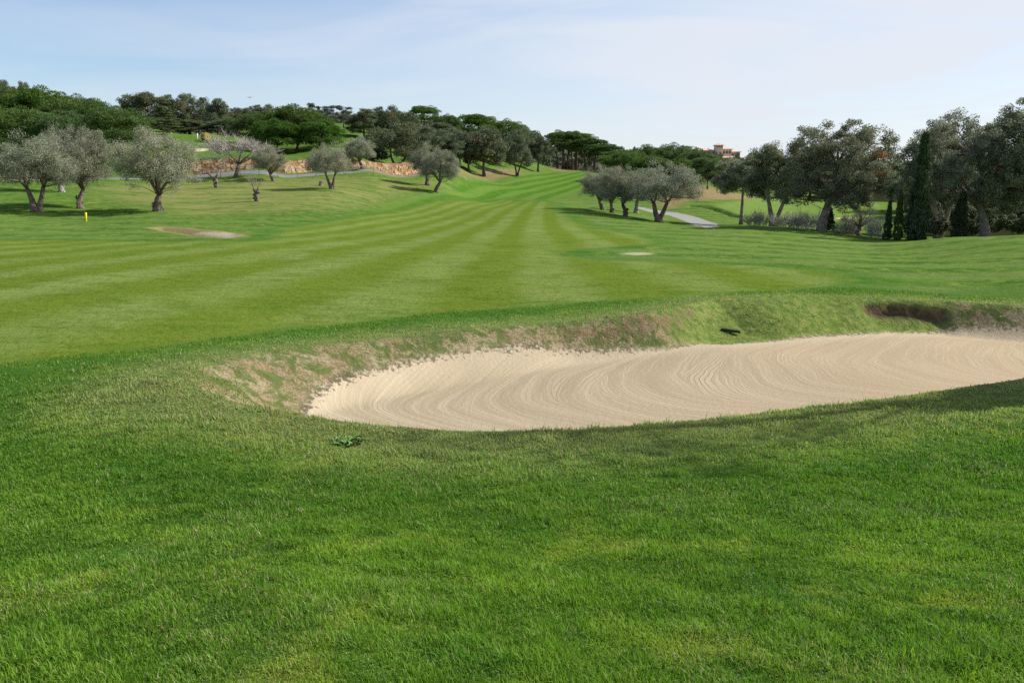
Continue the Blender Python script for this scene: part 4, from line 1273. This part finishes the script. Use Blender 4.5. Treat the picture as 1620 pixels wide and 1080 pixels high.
# wire fence between the road and the lawn
def wire_fence():
    pts = [onground(px, Y) for px, Y in [(60, 80.5), (130, 84.5), (200, 87.6), (260, 91.5), (318, 95.3), (380, 97.5), (440, 98.6), (500, 102), (560, 106.5), (620, 114)]]
    root = bpy.data.objects.new('wire_fence', None); COL.objects.link(root); root.location = pts[0]
    o = Vector(pts[0]); pv = [Vector(p) - o for p in pts]
    allp = []
    for a, b in zip(pv[:-1], pv[1:]):
        for k in range(2): allp.append(a.lerp(b, k / 2))
    allp.append(pv[-1])
    m = plain('fence_metal', (.14, .15, .14), .5, .2, 5, .4)
    mbp = MB(); mbp.tube([V3(0, 0, -.1), V3(0, 0, .5), V3(0, 0, 1.15)], [.035, .035, .035], 6); pm = mbp.mesh('post', m)
    for p in allp: link('post', pm, root, p)
    mw = MB()
    for h in (.25, .65, 1.08):
        mw.tube([p + Vector((0, 0, h)) for p in allp], [.010 if h < 1 else .022] * len(allp), 4)
    link('wires', mw.mesh('wires', m), root)
    tag(root, 'thin wire fence with slim posts along the road edge above the lawn', 'fence')
wire_fence()

# ------------------------------------------------------------------ small things
def marker(name, px, Y, h, r, col, label, cat):
    x, y, z = onground(px, Y)
    root = bpy.data.objects.new(name, None); COL.objects.link(root); root.location = (x, y, z)
    mb = MB(); mb.tube([V3(0, 0, -.1), V3(0, 0, h * .5), V3(0, 0, h - r * .3), V3(0, 0, h)], [r, r, r, r * .75], 12)
    link('shaft', mb.mesh('shaft', plain(name + '_paint', col, .5, .08, 8, .4), True), root)
    mb = MB(); mb.tube([V3(0, 0, -.02), V3(0, 0, .035)], [r * 1.5, r * 1.3], 12)
    link('collar', mb.mesh('collar', plain(name + '_base', tuple(c * .5 for c in col), .7)), root)
    tag(root, label, cat)
    root.rotation_euler = (0, R(4), 0)
marker('yellow_stake', 136, 51.2, .56, .065, (.78, .58, .02), 'short yellow painted stake on the mown grass below the left olives', 'stake')
marker('white_stake', 693, 106, .45, .05, (.8, .8, .78), 'tiny white stake at the crest of the striped fairway', 'stake')
marker('lawn_post', 312, 149, 1.25, .13, (.72, .70, .66), 'small pale post on the upper lawn beside the straw bale', 'post')

x, y, z = onground(326, 150)
root = bpy.data.objects.new('straw_bale', None); COL.objects.link(root); root.location = (x, y, z); root.rotation_euler = (0, 0, R(-38))
def straw_mat():
    t = NT('straw'); p = t.n('ShaderNodeTexCoord').outputs['Object']
    f = t.noise(t.vm('MULTIPLY', p, (3, 14, 14)), 2.2, 5, .7)
    return t.out(t.bsdf(t.mix(t.rng(f, .3, .7), (.22, .15, .05), (.44, .32, .12)), .9, .1, t.bump(f, .8, .05)))
mb = MB()
N = 28
prof = [(-.62, .0), (-.62, .60), (-.58, .69), (-.3, .72), (0, .71), (.3, .72), (.58, .69), (.62, .60), (.62, 0)]
for (px_, rr) in prof:
    for k in range(N):
        a = 6.2832 * k / N; q = rr * (1 + random.uniform(-.02, .02)); q2 = q * (.93 if math.sin(a) < -.85 else 1)
        mb.v.append((px_ + random.uniform(-.012, .012), q2 * math.cos(a), .68 + q2 * math.sin(a)))
for i in range(len(prof) - 1):
    for k in range(N): mb.f.append((i * N + k, i * N + (k + 1) % N, (i + 1) * N + (k + 1) % N, (i + 1) * N + k))
link('straw_roll', mb.mesh('straw_roll', straw_mat()), root)
mb = MB()
for q in (-.36, -.12, .12, .36):
    pts = [V3(q, .735 * math.cos(6.2832 * k / 24), .68 + .735 * math.sin(6.2832 * k / 24)) for k in range(25)]
    mb.tube(pts, [.012] * 25, 4)
link('twine', mb.mesh('twine', plain('twine', (.25, .2, .1))), root)
tag(root, 'round golden brown straw bale on the upper lawn under the crest oaks', 'bale')

# weathered stump on the slope
x, y, z = onground(508, 88)
root = bpy.data.objects.new('tree_stump', None); COL.objects.link(root); root.location = (x, y, z)
mb = MB()
for i, (h, r_) in enumerate([(-.1, .34), (.05, .27), (.25, .22), (.42, .21), (.45, .17)]):
    for k in range(14):
        a = 6.2832 * k / 14; q = r_ * (1 + .12 * math.sin(3 * a + i * .4) + random.uniform(-.05, .05)); mb.v.append((q * math.cos(a), q * math.sin(a), h))
for i in range(4):
    for k in range(14): mb.f.append((i * 14 + k, i * 14 + (k + 1) % 14, (i + 1) * 14 + (k + 1) % 14, (i + 1) * 14 + k))
link('stump_bark', mb.mesh('stump_bark', M['bark_o']), root)
mb = MB(); mb.tube([V3(0, 0, .40), V3(0, 0, .462)], [.18, .165], 14)
link('cut_face', mb.mesh('cut_face', plain('cut_wood', (.30, .20, .12), .9, .3, 12)), root)
tag(root, 'small brown tree stump left of the wispy olive on the slope', 'stump')

# black bar lying on the far lip
hx_, hy_ = hit(1156, 527, ground)
root = bpy.data.objects.new('black_bar', None); COL.objects.link(root); root.location = (hx_, hy_, gz(hx_, hy_) + .05); root.rotation_euler = (0, R(6), R(-14))
bm_black = plain('black_plastic', (.012, .012, .013), .45, .2, 8, .4)
mb = MB(); mb.tube([V3(-.19, 0, 0), V3(-.18, 0, 0), V3(.18, 0, 0), V3(.19, 0, 0)], [.022, .032, .032, .022], 8); link('bar_body', mb.mesh('bar_body', bm_black), root)
mb = MB(); mb.box((.0, .0, -.04), (.05, .05, .07)); mb.tube([V3(0, 0, -.05), V3(-.02, -.05, -.09)], [.015, .012], 6); link('socket', mb.mesh('socket', bm_black), root)
tag(root, 'short black bar lying in the grass on the far lip of the large bunker', 'bar')

# leafy weed on the near lip
hx_, hy_ = hit(552, 702, ground)
random.seed(9)
mb = MB()
for k in range(60):
    a = random.uniform(0, 6.28); L = random.uniform(.05, .12); w = random.uniform(.010, .018); q = random.uniform(0, .16)
    bx, by = q * math.cos(a + 1), q * math.sin(a + 1) * .8
    pts = []
    for t_, ww, hh in ((0, .25, .01), (.35, 1, .035), (.7, .8, .045), (1, .05, .03)):
        c = (bx + math.cos(a) * L * t_, by + math.sin(a) * L * t_, .01 + hh * random.uniform(.7, 1.2))
        pts += [(c[0] - math.sin(a) * w * ww, c[1] + math.cos(a) * w * ww, c[2] + .008), c, (c[0] + math.sin(a) * w * ww, c[1] - math.cos(a) * w * ww, c[2] + .008)]
    mb.add(pts, [(i * 3 + j, i * 3 + j + 1, (i + 1) * 3 + j + 1, (i + 1) * 3 + j) for i in range(3) for j in range(2)])
o = link('weed', mb.mesh('weed', plain('weed_leaf', (.10, .20, .042), .5, .3, 9, .35), True)); o.location = (hx_, hy_, gz(hx_, hy_)); o.scale = (.85, .85, .8)
tag(o, 'low broad leaved weed in the grass in front of the bunker, left of centre', 'weed')

# bird in the sky
root = bpy.data.objects.new('bird', None); COL.objects.link(root); root.location = at(395, 155, 120)
bmat = plain('dark_feather', (.05, .05, .055), .7)
mb = MB(); mb.tube([V3(0, -.24, 0), V3(0, -.16, .02), V3(0, 0, .03), V3(0, .14, .03), V3(0, .2, .05), V3(0, .27, .04)], [.02, .055, .075, .05, .045, .008], 8); link('body', mb.mesh('body', bmat, True), root)
for s in (-1, 1):
    mb = MB()
    top_ = [(s * .04, .08, .05), (s * .22, .13, .16), (s * .48, .0, .10), (s * .22, -.04, .15), (s * .04, -.08, .045)]
    mb.add(top_ + [(a, b, c - .012) for a, b, c in top_], [(0, 1, 3, 4), (1, 2, 3), (9, 8, 6, 5), (8, 7, 6), (0, 5, 6, 1), (1, 6, 7, 2), (2, 7, 8, 3), (3, 8, 9, 4)])
    link('wing', mb.mesh('wing', bmat), root)
tag(root, 'tiny dark bird flying above the pines left of centre', 'bird')

# ------------------------------------------------------------------ hotel on the far hill
def hotel():
    Y = 500.0
    q = lambda px, py: at(px, py, Y)
    m2 = Y / F
    x0, y0, zb = q(1100, 285)
    root = bpy.data.objects.new('hotel', None); COL.objects.link(root); root.location = (x0, Y, zb)
    cx = lambda px: q(px, 260)[0] - x0
    cz = lambda py: q(1140, py)[2] - zb
    wall = plain('ochre_render', (.60, .46, .34), .9, .15, .4)
    wall2 = plain('pale_render', (.66, .54, .42), .9, .12, .4)
    roofm = plain('terracotta', (.58, .40, .29), .85, .25, 1.2)
    glass = plain('dark_glass', (.05, .06, .075), .2, .2, 1, .5)
    def block(name, pxa, pxb, pya, pyb, dep, yo, mat):
        mb = MB(); a, b = cx(pxa), cx(pxb); t_, bt = cz(pya), cz(pyb)
        mb.box(((a + b) / 2, yo + dep / 2, (t_ + bt) / 2), (b - a, dep, t_ - bt)); return link(name, mb.mesh(name, mat), root)
    def hip(name, pxa, pxb, py, rise, dep, yo, over=.7, ridge=True):
        a, b = cx(pxa) - over, cx(pxb) + over; z = cz(py); f, k = yo - over, yo + dep + over
        ins = min((b - a) / 2, (k - f) / 2) * (.98 if not ridge else .9)
        mb = MB(); V = [(a, f, z), (b, f, z), (b, k, z), (a, k, z), (a, f, z + .35), (b, f, z + .35), (b, k, z + .35), (a, k, z + .35),
                        (a + ins, (f + k) / 2 - .02, z + .35 + rise), (b - ins, (f + k) / 2 - .02, z + .35 + rise), (b - ins, (f + k) / 2 + .02, z + .35 + rise), (a + ins, (f + k) / 2 + .02, z + .35 + rise)]
        mb.add(V, [(3, 2, 1, 0), (0, 1, 5, 4), (1, 2, 6, 5), (2, 3, 7, 6), (3, 0, 4, 7), (4, 5, 9, 8), (5, 6, 10, 9), (6, 7, 11, 10), (7, 4, 8, 11), (8, 9, 10, 11)])
        return link(name, mb.mesh(name, roofm), root)
    def windows(pxs, pya, pyb, yo, w=1.3):
        for px in pxs:
            mb = MB(); a = cx(px); t_, bt = cz(pya), cz(pyb)
            mb.box((a, yo - .03, (t_ + bt) / 2), (w + .3, .12, t_ - bt + .3)); wn = link('window', mb.mesh('window', wall2), root)
            mb = MB(); mb.box((a, yo - .1, (t_ + bt) / 2), (w, .05, t_ - bt)); link('pane', mb.mesh('pane', glass), wn)
    block('left_wing', 1096, 1131, 238.5, 285, 12, 3, wall); hip('wing_roof', 1096, 1131, 238.5, 1.6, 12, 3)
    windows([1102, 1109, 1116, 1123, 1129], 240.5, 243.5, 3)
    tw = block('tower', 1131.5, 1142.5, 230.5, 285, 5.5, 0, wall2)
    hip('tower_roof', 1131.5, 1142.5, 230.5, 1.3, 5.5, 0, .5, False)
    windows([1134, 1137, 1140], 231.5, 233.3, 0, .75)
    block('middle_block', 1143, 1158, 236.5, 285, 9, 2.2, wall); hip('gable_roof', 1143, 1158, 236.5, 1.5, 9, 2.2)
    windows([1146, 1150.5, 1155], 239, 243, 2.2)
    block('right_wing', 1158.3, 1173, 240.5, 285, 9, 4.5, wall2); hip('wing_roof', 1158.3, 1173, 240.5, .9, 9, 4.5)
    windows([1161.5, 1166, 1170.5], 242.5, 245.5, 4.5)
    block('lower_block', 1136, 1171, 251, 290, 6, -7, wall); hip('lower_roof', 1136, 1171, 251, .9, 6, -7)
    windows([1143, 1148.5, 1154, 1159.5, 1165], 253.5, 258, -7, 1.5)
    for px in (1124, 1152):
        mb = MB(); mb.box((cx(px), 8, cz(237.0) + .2), (.9, .9, 2.2)); link('chimney', mb.mesh('chimney', wall2), root)
    tag(root, 'distant terracotta hotel with a square tower above the pines', 'building')
hotel()
for px, Y, top, w, lb in [(1136, 478, 240, 12, 'dark tree in front of the hotel tower'), (1164, 482, 241, 12, 'small tree in front of the right hotel wing'),
                          (1186, 470, 243, 18, 'dark tree top right of the hotel'), (1100, 460, 250, 40, 'tree covering the foot of the hotel, left'),
                          (1150, 455, 258, 50, 'tree covering the foot of the hotel, middle'), (1195, 440, 256, 50, 'tree covering the slope right of the hotel')]:
    plant('oak', random.randrange(3), px, Y, top, w, random.uniform(0, 360), lb, 'trees around the distant hotel')

# ------------------------------------------------------------------ far woodland on the horizon
def far_wood():
    global RNG; RNG = np.random.default_rng(77)
    n = 5200
    a = RNG.uniform(R(-50), R(50), n); d = RNG.uniform(330, 1000, n)
    x = d * np.sin(a); y = d * np.cos(a)
    keep = ~((np.abs(x - .26 * y) < .06 * y) & (y < 530) & (y > 440))
    x, y = x[keep], y[keep]; n = len(x)
    z = ground(x, y)
    cl = np.stack([x, y, z + RNG.uniform(2, 6, n)], -1)
    me = crown_mesh('far_woodland', cl, RNG.uniform(3.0, 5.5, n), 46, 2.6, 1.3, M['oak'], 'tuft', tintvar=.3)
    o = link('far_woodland', me); tag(o, 'dark woodland on the distant hills', None, None, 'stuff')
far_wood()

# ------------------------------------------------------------------ light and sky
SUN_AZ, SUN_EL = R(74), R(38)            # to the right of the view, slightly ahead
sd = bpy.data.lights.new('sun', 'SUN'); sd.energy = 4.6; sd.angle = R(.53); sd.color = (1.0, .95, .87)
so = bpy.data.objects.new('sun', sd); COL.objects.link(so)
dirv = Vector((math.sin(SUN_AZ) * math.cos(SUN_EL), math.cos(SUN_AZ) * math.cos(SUN_EL), math.sin(SUN_EL)))
so.rotation_euler = dirv.to_track_quat('Z', 'Y').to_euler(); so.location = dirv * 50

w = bpy.data.worlds.new('World'); SC.world = w; w.use_nodes = True
t = NT(w.node_tree, True)
sky = t.n('ShaderNodeTexSky', sky_type='NISHITA', sun_disc=False, sun_elevation=SUN_EL, sun_rotation=SUN_AZ)
sky.air_density = 1.0; sky.dust_density = .6; sky.ozone_density = 1.4; sky.altitude = 60
g = t.n('ShaderNodeTexCoord').outputs['Generated']
gx_, gy_, gz_ = t.sep(g)
den = t.ma('ADD', t.ma('MAXIMUM', gz_, 0.0), .16)
cp = t.comb(t.ma('DIVIDE', gx_, den), t.ma('DIVIDE', gy_, den), 0)
n1 = t.noise(t.vm('MULTIPLY', cp, (.55, 1.25, 1)), 1.15, 7, .56, 1.1)
n2 = t.noise(t.vm('ADD', t.vm('MULTIPLY', cp, (.8, .5, 1)), (4.2, 1.7, 0)), .7, 5, .55, .8)
side = t.rng(gx_, -.55, .45, 0.06, .92, False)
veil = t.ma('ADD', t.ma('MULTIPLY', t.rng(n1, .34, .70), .42), t.ma('MULTIPLY', t.rng(n2, .38, .64), .32))
low = t.rng(gz_, .32, .0, 0, .22)
cov = t.ma('ADD', t.ma('ADD', veil, t.ma('MULTIPLY', side, .62)), low)
cov = t.ma('SUBTRACT', cov, .12, clamp=True)
CLOUD = (4.95, 5.2, 5.65)
cov = t.ma('MULTIPLY', cov, t.rng(gx_, -.60, .25, .42, 1.0, False))
col = t.mix(t.ma('MULTIPLY', cov, .93), t.mix(1.0, sky.outputs[0], (.84, .89, .97), 'MULTIPLY'), CLOUD)
bg = t.n('ShaderNodeBackground'); t.put(bg.inputs[0], col); bg.inputs[1].default_value = .1
o = t.n('ShaderNodeOutputWorld'); t.t.links.new(bg.outputs[0], o.inputs[0])

SC.view_settings.view_transform = 'Standard'; SC.view_settings.look = 'None'
SC.view_settings.exposure = 0.68; SC.view_settings.gamma = 1.0
SC.cycles.max_bounces = 5; SC.cycles.diffuse_bounces = 3; SC.cycles.glossy_bounces = 2; SC.cycles.transmission_bounces = 3; SC.cycles.transparent_max_bounces = 4
SC.cycles.use_denoising = False
SC.cycles.use_adaptive_sampling = False
SC.cycles.caustics_reflective = False; SC.cycles.caustics_refractive = False
